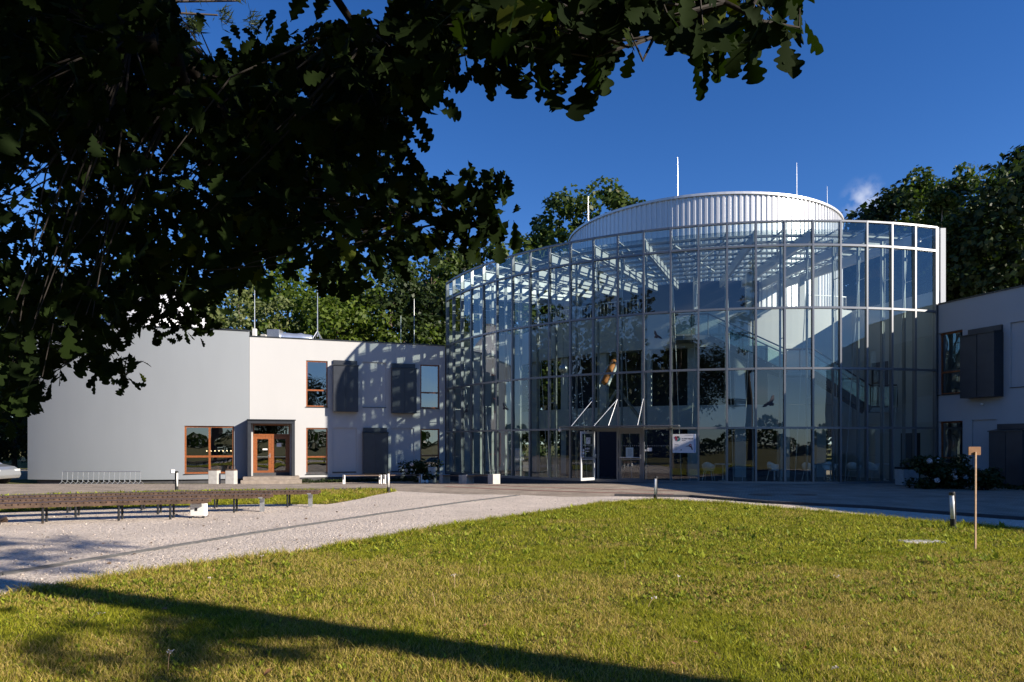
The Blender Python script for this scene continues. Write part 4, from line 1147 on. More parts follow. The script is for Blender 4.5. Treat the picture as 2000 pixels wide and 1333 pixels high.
niche(RWW, rn1, RG, M['white_wall']); niche(RWW, rn2, RG, M['white_wall'])
bay_box(RWW, rb1, RG, 0.5, 0.0005 + 0.3); bay_box(RWW, rb2, RG, 0.5, 0.3)
b = MB(); q = RWW.path(RWW.uz(1920, 790)[0]) + RN * 0.002 + Vector((0, 0, RWW.uz(1920, 790)[1])); b.lathe(q + RN * 0.06, [(0.02, -0.05), (0.06, -0.02), (0.06, 0.03), (0.02, 0.05)], 12); b.build('wall_lamp', M['white_paint'], RG)
# white end post of the glass wall above the wing roof
b = MB(); q = cp(R + 0.02, TB + 0.012); b.box(q.x - 0.02, q.x + 0.2, q.y - 0.1, q.y + 0.25, 7.0, 10.9); b.build('end_post', M['steel_white'], ROT)
# exterior glass edge post at the left

# ------------------------------------------------------------------ furniture in the court
BC = Vector((-3.0, -1.8, 0))
def bp(r, a, z=0.0): return Vector((BC.x - r * math.sin(a), BC.y + r * math.cos(a), z))
def arc_bench(r, a0, a1, label, legs, end_leg=True):
    root = thing('curved_bench', label, 'bench', tuple(bp(r, a0)), 'curved slatted benches on the gravel')
    w, sh = 0.46, 0.44
    rg = random.Random(int(r * 10))
    sl = MB(); n = int(r * (a1 - a0) / 0.105)
    for i in range(n):
        a = a0 + (a1 - a0) * (i + 0.5) / n
        rad = Vector((-math.sin(a), math.cos(a), 0)); tan = Vector((-math.cos(a), -math.sin(a), 0))
        o = bp(r - w / 2 + rg.uniform(-.006, .006), a, sh - 0.035 + rg.uniform(-.003, .003))
        sl.obox(o - tan * 0.037, tan * 0.074, rad * w, (0, 0, 0.035))
    sl.build('seat', M['plank'], root)
    rl = MB()
    m_ = max(6, int((a1 - a0) * 30))
    for dr_ in (-0.2, 0.2):
        for i in range(m_):
            p, q = bp(r + dr_, a0 + (a1 - a0) * i / m_, sh - 0.065), bp(r + dr_, a0 + (a1 - a0) * (i + 1) / m_, sh - 0.065)
            rl.beam(p, q, 0.06, 0.058)
    rl.build('frame', M['plank'], root)
    for a in legs:
        for dr_ in (-0.17, 0.17):
            b = MB(); b.tube([bp(r + dr_, a, 0.0), bp(r + dr_, a, sh - 0.095)], 0.024, 8); b.build('leg', M['steel_dark'], root)
    if end_leg:
        a = a0 + 0.012
        rad = Vector((-math.sin(a), math.cos(a), 0)); tan = Vector((-math.cos(a), -math.sin(a), 0))
        b = MB(); o = bp(r, a); b.obox(o - tan * 0.05 - rad * 0.05, tan * 0.10, rad * 0.10, (0, 0, sh - 0.095)); b.obox(o - tan * 0.05 - rad * 0.24 + Vector((0, 0, sh - 0.094)), tan * 0.10, rad * 0.48, (0, 0, 0.03)); b.build('leg', M['galv'], root)
    return root
arc_bench(20.0, 0.105, 0.66, 'rearmost and longest curved slatted bench, ending in a pale steel leg on the grass side', [0.145, 0.235, 0.32, 0.40, 0.48, 0.56, 0.63])
arc_bench(18.8, 0.155, 0.66, 'middle curved slatted bench with a pale steel end leg on gravel', [0.20, 0.29, 0.38, 0.47, 0.56, 0.64])
arc_bench(17.55, 0.218, 0.66, 'front curved slatted bench with a white box under its end', [0.262, 0.32, 0.40, 0.48, 0.56, 0.64], False)
arc_bench(14.2, 0.392, 0.66, 'curved bench cut off at the left picture edge, nearest the camera', [0.41, 0.5, 0.6], False)
q = Vector((-7.03, 15.35, 0))
EB = thing('power_box', 'white electric socket box under the front bench end', 'socket box', (q.x, q.y, 0))
b = MB(); b.box(q.x - 0.165, q.x + 0.165, q.y - 0.1, q.y + 0.06, 0.05, 0.33); b.build('case', M['white_paint'], EB, bevel=0.012)
b = MB(); b.box(q.x - 0.05, q.x + 0.0, q.y - 0.11, q.y - 0.098, 0.17, 0.23); b.build('socket', M['black'], EB)
b = MB(); b.box(q.x - 0.14, q.x - 0.1, q.y - 0.08, q.y - 0.04, 0, 0.06); b.box(q.x + 0.1, q.x + 0.14, q.y - 0.08, q.y - 0.04, 0, 0.06); b.build('foot', M['steel_dark'], EB)

def make_bollard():
    r = thing('bollard_light', 'x', 'bollard', (0, 0, 0), 'bollard lights along the paving')
    b = MB(); b.lathe((0, 0, 0), [(0.055, 0), (0.055, 0.19)], 16); b.build('base', M['black'], r)
    b = MB(); b.lathe((0, 0, 0.19), [(0.044, 0), (0.044, 0.47)], 16); b.build('diffuser', M['diffuser'], r, True)
    b = MB()
    vs = []; n = 8
    for z in (0.19, 0.66):
        for rr_ in (0.046, 0.056):
            for i in range(n + 1):
                a = -0.85 + 2.1 * i / n; vs.append((rr_ * math.cos(a), rr_ * math.sin(a), z))
    m_ = n + 1
    fs = []
    for i in range(n):
        fs += [(m_ + i, m_ + i + 1, 3 * m_ + i + 1, 3 * m_ + i), (i + 1, i, 2 * m_ + i, 2 * m_ + i + 1)]
    fs += [(0, m_, 3 * m_, 2 * m_), (m_ + n, n, 2 * m_ + n, 3 * m_ + n)]
    b.add(vs, fs); b.build('shield', M['black'], r)
    b = MB(); b.lathe((0, 0, 0.66), [(0.056, 0), (0.056, 0.05), (0.05, 0.06)], 16); b.build('cap', M['black'], r)
    return r
bol = make_bollard()
for k, (px, py, rz, tilt, lb) in enumerate([(1280, 979, -0.3, 0.02, 'bollard light at the grass corner in front of the entrance doors'), (1862, 1033, -0.2, -0.035, 'leaning bollard light beside the wooden stake on the grass'),
                                  (759, 963, 0.2, 0.0, 'bollard light at the tip of the small lawn strip before the seats'), (345, 961, -2.4, 0.0, 'bollard light behind the curved benches, in front of the grey wall')]):
    o = bol if k == 0 else dup(bol, (0, 0, 0))
    x, y = G(px, py); o.location = (x, y, 0.0); o.rotation_euler = (0, tilt, rz); o["label"] = lb

x, y = G(1905, 1076)
SG = thing('stake_sign', 'small brown board nailed to a tall thin wooden stake in the grass', 'sign', (x, y, 0))
hgt = EYE + (HZ - 873) / F * y
b = MB(); b.obox((x - 0.01, y - 0.012, -0.1), (0.02, 0, 0), (0, 0.022, 0), (0.004, 0, hgt + 0.02)); b.build('stake', M['stick'], SG)
b = MB(); b.box(x - 0.095, x + 0.095, y + 0.013, y + 0.03, hgt - 0.13, hgt); b.build('board', M['card'], SG)

# litter bins by the steps
def make_bin():
    r = thing('litter_bin', 'x', 'bin', (0, 0, 0), 'concrete litter bins by the steps')
    b = MB(); b.box(-0.21, 0.21, -0.21, 0.21, 0, 0.66); b.build('body', M['concrete'], r, bevel=0.015)
    b = MB(); b.box(-0.19, 0.19, -0.19, 0.19, 0.661, 0.72); b.build('rim', M['plank'], r)
    b = MB(); b.tube([(-0.17, 0, 0.72), (-0.17, 0, 0.86), (-0.14, 0, 0.89), (0.14, 0, 0.89), (0.17, 0, 0.86), (0.17, 0, 0.72)], 0.014, 6); b.build('hood_rail', M['plank'], r)
    return r
bn = make_bin()
for k, (px, Y, lb) in enumerate([(419, 32.6, 'pale concrete litter bin under the large timber window, farther from the steps'), (452, 32.6, 'pale concrete litter bin beside the steps')]):
    o = bn if k == 0 else dup(bn, (0, 0, 0)); x = (px - 1000) / F * Y
    o.location = (x, Y, float(tz(x, Y)) + 0.01); o["label"] = lb
# large bin right of the glass
Y = 27.2; x = (1771 - 1000) / F * Y
LB = thing('square_bin', 'large square concrete bin with dark rail in front of the shaded glass', 'bin', (x, Y, 0.01))
b = MB(); b.box(x - 0.31, x + 0.31, Y - 0.3, Y + 0.3, 0.02, 0.66); b.build('body', M['concrete'], LB, bevel=0.02)
b = MB(); b.box(x - 0.32, x + 0.32, Y - 0.31, Y + 0.31, 0.661, 0.74); b.build('rim', M['black'], LB)
b = MB(); b.tube([(x - 0.24, Y, 0.74), (x - 0.24, Y, 0.9), (x + 0.24, Y, 0.9), (x + 0.24, Y, 0.74)], 0.016, 6); b.build('hood_rail', M['black'], LB)

# bicycle rack
Yr = 32.9; zr = float(tz(-20, Yr)) + 0.012
xa, xb = (122 - 1000) / F * Yr, (275 - 1000) / F * Yr
BR = thing('bicycle_rack', 'long low steel bicycle rack in front of the grey wall', 'bike rack', ((xa + xb) / 2, Yr, zr))
b = MB(); b.tube([(xa, Yr, zr + 0.62), (xb, Yr, zr + 0.62)], 0.02, 8); b.build('rail', M['galv'], BR)
for s in (-0.22, 0.22):
    b = MB(); b.beam((xa, Yr + s, zr + 0.02), (xb, Yr + s, zr + 0.02), 0.04, 0.03); b.build('foot_rail', M['galv'], BR)
for i in range(16):
    x = xa + (xb - xa) * i / 15
    b = MB(); b.tube([(x, Yr - 0.22, zr + 0.04), (x - 0.02, Yr - 0.02, zr + 0.12), (x, Yr, zr + 0.62)], 0.016, 6); b.tube([(x, Yr, zr + 0.16), (x, Yr + 0.22, zr + 0.04)], 0.016, 6); b.build('hoop', M['galv'], BR)

# seats near the facade
def steel_bench(pa, pb, label):
    a, c = Vector(pa), Vector(pb); T = (c - a).normalized(); Nn = Vector((T.y, -T.x, 0)); L = (c - a).length
    r = thing('steel_bench', label, 'bench', tuple(a.lerp(c, 0.5)), 'wall seats by the paving')
    for u in (0.0, L - 0.06):
        b = MB(); o = a + T * u
        for s in (0, 0.36): b.obox(o + Nn * s, T * 0.06, Nn * 0.06, (0, 0, 0.42))
        b.obox(o + Vector((0, 0, 0.421)), T * 0.06, Nn * 0.42, (0, 0, 0.05)); b.build('leg_frame', M['white_paint'], r)
    for k in range(3):
        b = MB(); b.obox(a + T * 0.061 + Nn * (0.02 + 0.135 * k) + Vector((0, 0, 0.42)), T * (L - 0.122), Nn * 0.115, (0, 0, 0.045)); b.build('slat', M['plank'], r)
    return r
def gp(px, Y, z=None):
    x = (px - 1000) / F * Y; return (x, Y, float(tz(x, Y)) + 0.012)
steel_bench(gp(669, 34.6), gp(742, 35.4), 'slatted seat with pale steel end frames, below the middle box window')
steel_bench(gp(748, 35.4), gp(820, 36.2), 'slatted seat with pale steel end frames, right beside the flowering shrub')
def block_bench(pa, pb, label):
    a, c = Vector(pa), Vector(pb); T = (c - a).normalized(); Nn = Vector((T.y, -T.x, 0)); L = (c - a).length
    r = thing('block_bench', label, 'bench', tuple(a.lerp(c, 0.5)), 'seats on concrete blocks before the glass')
    for u in (0.0, L - 0.36):
        b = MB(); b.obox(a + T * u, T * 0.36, Nn * 0.45, (0, 0, 0.47)); b.build('block', M['concrete'], r, bevel=0.01)
    for k in range(3):
        b = MB(); b.obox(a + T * 0.361 + Nn * (0.02 + 0.145 * k) + Vector((0, 0, 0.40)), T * (L - 0.722), Nn * 0.125, (0, 0, 0.05)); b.build('slat', M['plank'], r)
    return r
block_bench(gp(873, 35.9), gp(918, 33.8), 'timber seat on concrete blocks at the left end of the glass')
block_bench(gp(916, 33.0), gp(977, 31.4), 'timber seat on concrete blocks, nearer the entrance than its twin')
Yp = 36.6; x = (845 - 1000) / F * Yp; z = float(tz(x, Yp)) + 0.012
b = MB(); b.add([(x - .17, Yp - .17, z), (x + .17, Yp - .17, z), (x + .17, Yp + .17, z), (x - .17, Yp + .17, z), (x - .23, Yp - .23, z + .82), (x + .23, Yp - .23, z + .82), (x + .23, Yp + .23, z + .82), (x - .23, Yp + .23, z + .82)],
              [(0, 3, 2, 1), (4, 5, 6, 7), (0, 1, 5, 4), (1, 2, 6, 5), (2, 3, 7, 6), (3, 0, 4, 7)])
tag(b.build('tall_planter', M['concrete'], None, bevel=0.015), 'tall tapered pale planter at the corner of the white wing and glass', 'planter')
for px, lb in ((826, 'white ground globe lamp under the shrub, farther from the planter'), (834, 'white ground globe lamp touching the tall planter side')):
    Yp = 36.0; x = (px - 1000) / F * Yp; z = float(tz(x, Yp)) + 0.09
    b = MB(); b.lathe((x, Yp, z), [(0.10 * math.sin(a), -0.10 * math.cos(a)) for a in [0.1 + 2.94 * i / 10 for i in range(11)]], 14)
    tag(b.build('globe_lamp', M['diffuser'], None, True), lb, 'lamp', 'globe lamps by the planter')
for px, py, r_, lb in ((872, 946, 0.42, 'manhole cover in the sunlit paving before the block seats'), (1487, 967.5, 0.4, 'manhole cover in the shaded paving, nearer the entrance'), (1570, 967, 0.4, 'manhole cover in the shaded paving, farther right')):
    x, y = G(px, py); 
    if px == 872: x, y = gp(872, 29.2)[:2]
    b = MB(); z = float(tz(x, y)) + 0.014; b.lathe((x, y, z), [(r_, -0.02), (r_, 0.004), (r_ - 0.03, 0.006)], 28)
    b.lathe((x, y, z + 0.0065), [(r_ * 0.6, 0), (r_ * 0.6, 0.004)], 20)
    tag(b.build('manhole_cover', M['steel_dark']), lb, 'manhole cover', 'manhole covers')
x, y = G(1800, 1060)
b = MB(); b.box(x - 0.35, x + 0.35, y - 0.12, y + 0.14, -0.02, 0.03)
tag(b.build('stone_slab', M['concrete'], None, bevel=0.02), 'flat pale stone slab sunk in the grass left of the wooden stake', 'slab')

# parked car at the left edge
CX, CY = -26.65, 33.2; cz = float(tz(CX, CY)) + 0.012
CAR = thing('parked_car', 'silver estate car parked at the left end of the grey wing', 'car', (CX, CY, cz))
prof = [(-2.15, 0.32), (-2.2, 0.62), (-2.12, 0.86), (-1.95, 0.97), (-1.55, 1.36), (-0.9, 1.47), (0.2, 1.46), (0.75, 1.34), (1.3, 0.98), (1.85, 0.86), (2.12, 0.70), (2.18, 0.45), (2.1, 0.28)]
b = MB(); n = len(prof)
for sy, shr in ((-0.86, 0), (-0.80, 1), (0.80, 1), (0.86, 0)):
    pass
vs = []
for s in (-1, 1):
    for x, z in prof:
        w = 0.87 if z < 0.9 else 0.87 - (z - 0.9) * 0.42
        vs.append((CX + x, CY + s * w, cz + z))
b.add(vs, [tuple(range(n)), tuple(range(n, 2 * n))[::-1]] + [(i, n + i, n + (i + 1) % n, (i + 1) % n) for i in range(n)])
b.build('body', M['car_paint'], CAR, bevel=0.05)
for s, yy in ((-1, CY - 0.79), (1, CY + 0.79)):
    for x0, x1, xa_, xb_ in ((-1.62, -0.55, -1.42, -0.55), (-0.48, 0.35, -0.48, 0.35), (0.42, 1.12, 0.42, 0.70)):
        b = MB(); v = [(CX + x0, yy + s * 0.07, cz + 0.97), (CX + x1, yy + s * 0.07, cz + 0.97), (CX + xb_, yy - s * 0.07, cz + 1.32), (CX + xa_, yy - s * 0.07, cz + 1.32)]
        v += [(p[0], p[1] - s * 0.06, p[2]) for p in v]; b.add(v, [(0, 1, 2, 3), (7, 6, 5, 4), (0, 4, 5, 1), (1, 5, 6, 2), (2, 6, 7, 3), (3, 7, 4, 0)]); b.build('side_window', M['car_glass'], CAR)
    for wx in (-1.35, 1.36):
        b = MB(); c0 = Vector((CX + wx, yy + s * 0.0, cz + 0.31))
        b.tube([c0 - Vector((0, s * 0.1, 0)), c0 + Vector((0, s * 0.09, 0))], 0.315, 24); wh = b.build('wheel', M['rubber'], CAR)
        b = MB(); b.tube([c0 + Vector((0, s * 0.085, 0)), c0 + Vector((0, s * 0.10, 0))], 0.21, 20); b.build('rim', M['rim'], wh)
    b = MB(); b.box(CX + 1.98, CX + 2.13, CY + s * 0.66 - 0.17, CY + s * 0.66 + 0.17, cz + 0.60, cz + 0.73); b.build('headlight', M['white_paint'], CAR)
    b = MB(); b.box(CX - 2.19, CX - 2.08, CY + s * 0.7 - 0.12, CY + s * 0.7 + 0.12, cz + 0.66, cz + 0.92); b.build('tail_light', M['tail_red'], CAR)
    b = MB(); b.box(CX + 0.62, CX + 0.78, CY + s * 0.95 - 0.09, CY + s * 0.95 + 0.09, cz + 0.95, cz + 1.07); b.build('mirror', M['car_paint'], CAR, bevel=0.03)

# ------------------------------------------------------------------ vegetation
RNG = np.random.default_rng(11)
def unit(v): return v / np.maximum(np.linalg.norm(v, axis=1, keepdims=True), 1e-9)

def leaf_quads(pos, nrm, ln, wd, rng, tip=None):
    """rhombic leaves folded along nothing: pos centre, nrm facing"""
    n = len(pos)
    r = rng.normal(size=(n, 3)) if tip is None else tip
    a = unit(r - (r * nrm).sum(1, keepdims=True) * nrm); b_ = np.cross(nrm, a)
    ln = np.asarray(ln).reshape(-1, 1) * np.ones((n, 1)); wd = np.asarray(wd).reshape(-1, 1) * np.ones((n, 1))
    v = np.stack([pos - a * ln / 2, pos + b_ * wd / 2 - a * ln * 0.05, pos + a * ln / 2, pos - b_ * wd / 2 - a * ln * 0.05], 1)
    return v.reshape(-1, 3), np.arange(4 * n)

def tree_parts(seed, h, w, base, ncl, nlf, ls, shape='round', cr=0.13, limbs=26, trunk_r=0.24):
    rng = np.random.default_rng(seed)
    t = rng.uniform(0, 1, ncl * 3)
    if shape == 'round': prof = np.sqrt(np.clip(1 - (2 * t - 0.92) ** 2, 0, 1)) 
    elif shape == 'tall': prof = np.clip(np.sin(PI * np.clip(t, 0, 1) ** 0.75), 0, 1) * 0.9 + 0.1 * (1 - t)
    else: prof = (1 - t) ** 0.7 * np.minimum(1, t * 6 + 0.3)
    keep = rng.uniform(size=len(t)) < (prof * 0.9 + 0.1); t, prof = t[keep][:ncl], prof[keep][:ncl]
    n = len(t); a = rng.uniform(0, 2 * PI, n); rr_ = np.sqrt(rng.uniform(0.12, 1, n)) * (1 + 0.22 * rng.normal(size=n).clip(-1, 1.3))
    lob = 1 + 0.22 * np.sin(a * 3 + seed) * np.sin(t * 9 + seed)
    cc = np.stack([np.cos(a) * rr_ * prof * w / 2 * lob, np.sin(a) * rr_ * prof * w / 2 * lob, base + t * (h - base)], 1)
    rad = w * cr * rng.uniform(0.5, 1.25, n)
    ci = rng.integers(0, n, nlf)
    d = unit(rng.normal(size=(nlf, 3))); sh = rng.uniform(0.25, 1.0, (nlf, 1)) ** 0.5
    pos = cc[ci] + d * sh * rad[ci][:, None] * np.array([1.05, 1.05, 0.72])
    nr = unit(d * 0.7 + np.array([0, 0, 0.45]) + rng.normal(size=(nlf, 3)) * 0.55)
    s = ls * rng.uniform(0.6, 1.35, nlf)
    v, f = leaf_quads(pos, nr, s, s * 0.72, rng)
    crown = (v, f)
    mb = MB(); r_ = random.Random(seed)
    top = h * 0.86
    tp = [Vector((0, 0, -0.7))] + [Vector((r_.uniform(-.25, .25) * k / 6, r_.uniform(-.25, .25) * k / 6, top * k / 6)) for k in range(1, 7)]
    tr_r = [trunk_r * 1.25] + [trunk_r * (1 - 0.85 * k / 6) for k in range(1, 7)]
    mb.tube(tp, tr_r, 10)
    for k in range(min(limbs, n)):
        c = Vector(cc[k]); zz = max(base * 0.55, c.z - (0.35 + 0.3 * r_.random()) * c.xy.length - 0.5); zz = min(zz, top * 0.95)
        q = Vector((0, 0, zz)); fr = zz / top * 6; i = min(5, int(fr)); st = tp[max(1, i)].lerp(tp[min(6, i + 1)], fr - i) if i >= 1 else Vector((0, 0, zz))
        mid = st.lerp(c, 0.5) + Vector((r_.uniform(-.2, .2), r_.uniform(-.2, .2), 0.25))
        r0 = trunk_r * 0.36 * (1 - 0.6 * zz / top)
        mb.tube([st, mid, c], [r0, r0 * 0.6, r0 * 0.2], 6)
    return crown, mb

def tree_thing(name, seed, label, leaf, bark='bark', group='trees behind the building', **kw):
    crown, mb = tree_parts(seed, **kw)
    root = thing(name, label, 'tree', (0, 0, 0), group)
    mb.build('trunk', M[bark], root)
    link('crown', np_mesh('crown', crown[0], crown[1], 4), M[leaf], root)
    return root

protoA = tree_thing('leafy_tree', 21, 'x', 'leaf_a', h=16, w=10.5, base=2.5, ncl=150, nlf=17000, ls=0.34)
protoB = tree_thing('leafy_tree', 22, 'x', 'leaf_b', h=17, w=9.5, base=3.0, ncl=120, nlf=14000, ls=0.32, cr=0.12)
protoC = tree_thing('dark_tree', 23, 'x', 'leaf_c', h=16, w=9.0, base=1.8, ncl=140, nlf=15000, ls=0.34)
protoD = tree_thing('birch_tree', 24, 'x', 'leaf_b', 'pale_bark', h=20, w=6.6, base=3.0, ncl=150, nlf=15000, ls=0.30, shape='tall', cr=0.12)
protoE = tree_thing('willow_tree', 25, 'x', 'leaf_d', 'pale_bark', h=13, w=8.5, base=2.0, ncl=90, nlf=9000, ls=0.30, cr=0.12)
used = set()
def plant(proto, x, y, s, rz, label):
    if proto.name not in used: used.add(proto.name); o = proto
    else: o = dup(proto, (0, 0, 0))
    o.location = (x, y, float(tz(x, y)) - 0.1); o.scale = (s, s, s); o.rotation_euler = (0, 0, rz); o["label"] = label
    return o
def px_tree(proto, px, Y, ytop, h0, rz, label, dz=0.0):
    x = (px - 1000) / F * Y; top = EYE + (HZ - ytop) / F * Y + 0.42
    return plant(proto, x, Y, top / h0, rz, label)
px_tree(protoA, 655, 56, 528, 16, 0.3, 'bright sunlit leafy tree right behind the tripod mast')
px_tree(protoE, 470, 51, 560, 13, 1.0, 'grey green sparse tree with pale bare limbs behind the antenna box')
px_tree(protoA, 560, 62, 505, 16, 2.0, 'large sunlit tree between the antenna box and the tripod mast, farther back')
px_tree(protoC, 765, 60, 500, 16, 0.6, 'dark tree in shade above the short rods of the white wing')
px_tree(protoB, 840, 66, 478, 17, 1.7, 'tall loose leafy tree just left of the glass wall')
px_tree(protoC, 905, 74, 480, 16, 2.6, 'dark tree peeping over the left end of the glass roof edge')
px_tree(protoB, 960, 80, 474, 17, 0.2, 'leafy tree over the rising glass roof edge, left of the lone tall tree group')
px_tree(protoC, 1040, 74, 452, 16, 0.9, 'small dark tree at the foot of the round tree above the glass')
px_tree(protoB, 1155, 66, 336, 17, 2.2, 'big round tree rising above the glass left of the drum')
px_tree(protoC, 1690, 62, 408, 16, 0.1, 'dark low tree directly right of the drum')
px_tree(protoD, 1795, 56, 328, 20, 0.4, 'tall birch with the first pointed top right of the drum')
px_tree(protoD, 1880, 58, 320, 20, 1.9, 'tall birch second from the drum, between two others')
px_tree(protoD, 1955, 54, 335, 20, 3.0, 'tall birch third from the drum, above the right wing')
px_tree(protoC, 2015, 50, 290, 16, 4.0, 'dark huge tree cut by the right picture edge')
px_tree(protoC, 1840, 66, 395, 16, 5.0, 'dark tree filling the gap under the birches')
px_tree(protoC, 1920, 50, 420, 16, 2.4, 'dark tree low behind the right wing roof')
px_tree(protoC, 1760, 60, 372, 16, 3.4, 'dark dense tree just left of the first birch top')
px_tree(protoD, 1835, 52, 350, 20, 5.1, 'slim birch squeezed between the first two pointed tops')
px_tree(protoC, 1975, 62, 322, 16, 1.2, 'dark dense tree behind the third birch')
px_tree(protoC, 28, 46, 600, 16, 1.1, 'dark tree left of the grey wing behind the parked car')
px_tree(protoB, 120, 58, 520, 17, 3.1, 'tree behind the grey wing left of the dome')
px_tree(protoA, 300, 62, 500, 16, 4.2, 'tree behind the white dome')
px_tree(protoC, 390, 55, 560, 16, 5.2, 'dark tree between the dome and the antenna box')
px_tree(protoB, -80, 40, 640, 17, 0.7, 'tree beyond the left picture edge by the car')
for x, y, s, k, pr in ((46, 44, 1.25, 0, protoC), (52, 54, 1.3, 1, protoC), (40, 62, 1.35, 2, protoC)):
    plant(pr, x, y, s, k * 1.3, ['dark tree outside the right edge, nearest', 'dark tree outside the right edge, middle', 'dark tree outside the right edge, farthest'][k])

# far woods, one mass all round (they also stand in the reflections)
def woods(name, r0, r1, a0, a1, h, n, ls, seed, m):
    rng = np.random.default_rng(seed)
    a = rng.uniform(a0, a1, n); r = rng.uniform(r0, r1, n)
    top = h * (0.75 + 0.16 * np.sin(a * 37) + 0.12 * np.sin(a * 83 + 1) + 0.1 * np.sin(a * 171 + 2))
    z = rng.uniform(0, 1, n) ** 0.7 * top - 0.4
    pos = np.stack([r * np.sin(a), r * np.cos(a), z], 1)
    nr = unit(rng.normal(size=(n, 3)) + np.array([0, 0, 0.5]))
    s = ls * rng.uniform(0.6, 1.4, n)
    v, f = leaf_quads(pos, nr, s, s * 0.75, rng)
    tag(link(name, np_mesh(name, v, f, 4), m), kind='stuff')
woods('far_woods', 92, 104, -1.0, 1.0, 15, 26000, 0.9, 5, M['leaf_c'])
woods('far_woods', 170, 186, 1.0, 2 * PI - 1.0, 7.5, 34000, 1.2, 6, M['leaf_c'])

woods('behind_woods', 34, 46, PI + 0.25, 1.5 * PI + 0.10, 21, 36000, 0.7, 7, M['leaf_c'])
woods('behind_woods', 50, 58, 1.5 * PI + 0.10, 1.5 * PI + 0.50, 19, 12000, 0.8, 8, M['leaf_c'])
# two pines: one outside the right edge (its trunk shadow crosses the lawn), one outside the left
def pine(x, y, h, base, w, seed, label, extra=(), tr=0.32):
    rng = np.random.default_rng(seed); r_ = random.Random(seed)
    root = thing('pine_tree', label, 'tree', (x, y, 0))
    mb = MB(); tp = [Vector((x + 0.1 * math.sin(k), y + 0.08 * math.cos(2 * k) - 0.08, h * k / 8 - (0.5 if k == 0 else 0))) for k in range(9)]
    mb.tube(tp, [tr * (1.15 - 0.95 * k / 8) for k in range(9)], 14)
    tips = []
    for k in range(64):
        t = r_.random(); z = base + (h - base) * t; a = r_.uniform(0, 2 * PI); L = w / 2 * (1 - 0.65 * t) * r_.uniform(0.5, 1.1)
        tips.append((Vector((x, y, z - 0.3)), Vector((x + L * math.cos(a), y + L * math.sin(a), z + 0.35))))
    for s_, e_ in extra: tips.append((Vector(s_), Vector(e_)))
    pos, tipd = [], []
    for s_, e_ in tips:
        mb.tube([s_, s_.lerp(e_, 0.5) + Vector((0, 0, 0.1)), e_], [0.06, 0.035, 0.012], 6)
        for _ in range(11):
            c = s_.lerp(e_, r_.uniform(0.45, 1.02)) + Vector((r_.gauss(0, .22), r_.gauss(0, .22), r_.gauss(0, .14)))
            d = unit(rng.normal(size=(70, 3)) + np.array(tuple((e_ - s_).normalized())) * 0.9)
            pos.append(np.array(tuple(c)) + d * 0.06 + rng.normal(size=(70, 3)) * 0.05); tipd.append(d)
    mb.build('trunk', M['bark'], root)
    pos, tipd = np.concatenate(pos), np.concatenate(tipd)
    nr = unit(np.cross(tipd, rng.normal(size=tipd.shape)))
    v, f = leaf_quads(pos, nr, 0.16, 0.016, rng, tip=tipd)
    link('crown', np_mesh('crown', v - np.array([x, y, 0.0]), f, 4), M['needle'], root)
pine(10.3, 0.36, 17, 8.2, 6.0, 31, 'tall pine right of the camera whose trunk shades the lawn', extra=(((10.3, .36, 5.4), (8.1, 0.1, 5.35)), ((10.3, .36, 5.6), (8.5, -0.4, 5.5)), ((10.3, .36, 5.5), (8.7, 0.5, 5.4)), ((10.3, .36, 5.2), (8.3, -0.2, 5.1)), ((10.3, .36, 5.7), (8.2, 0.4, 5.7))))
pt = P(432, 20, 9.0)
pine(-9.8, 8.0, 15, 6.0, 5.0, 33, 'pine at the left with one needled bough against the blue sky',
     extra=(((-9.6, 8, 6.6), tuple(P(470, 2, 9.0))), ((-9.6, 8, 6.4), tuple(P(395, 55, 9.2))), ((-9.6, 8, 6.8), tuple(P(425, 30, 8.8)))), tr=0.25)

# ---- the oak the photograph looks out from under
def oak_template():
    """pedunculate oak leaf: short stalk, rounded lobes, widest past the middle"""
    st = [(0, .012), (.07, .014), (.10, .045), (.16, .10), (.21, .145), (.26, .15), (.30, .10), (.34, .11), (.39, .20), (.45, .25), (.50, .235), (.545, .15),
          (.58, .17), (.63, .27), (.69, .32), (.745, .30), (.785, .19), (.82, .185), (.86, .235), (.91, .215), (.955, .15), (.985, .08), (1.0, .02)]
    v = []; f = []
    for i, (t, w) in enumerate(st):
        asym = 0.02 * math.sin(9 * t)
        v += [(-w, t + 0.10 * w + asym, 0.25 * w), (0, t, 0), (w, t + 0.10 * w - asym, 0.25 * w)]
    for i in range(len(st) - 1):
        k = 3 * i; f += [(k, k + 1, k + 4, k + 3), (k + 1, k + 2, k + 5, k + 4)]
    v = np.array(v); v[:, 2] += -0.12 * v[:, 1] ** 2
    return v, np.array(f)
OT, OFc = oak_template()
def oak_leaves(base, tip, nrm, size, rng):
    n = len(base); tip = unit(tip); x = unit(np.cross(tip, nrm)); z = np.cross(x, tip)
    sz = size[:, None, None]; wv = rng.uniform(0.85, 1.2, (n, 1, 1)); curl = rng.uniform(-1.0, 2.0, (n, 1, 1))
    T = OT[None]
    v = base[:, None] + (x[:, None] * T[..., 0:1] * wv + tip[:, None] * T[..., 1:2] + z[:, None] * T[..., 2:3] * curl) * sz
    m = len(OT)
    f = (OFc[None] + (np.arange(n) * m)[:, None, None]).reshape(-1)
    return v.reshape(-1, 3), f

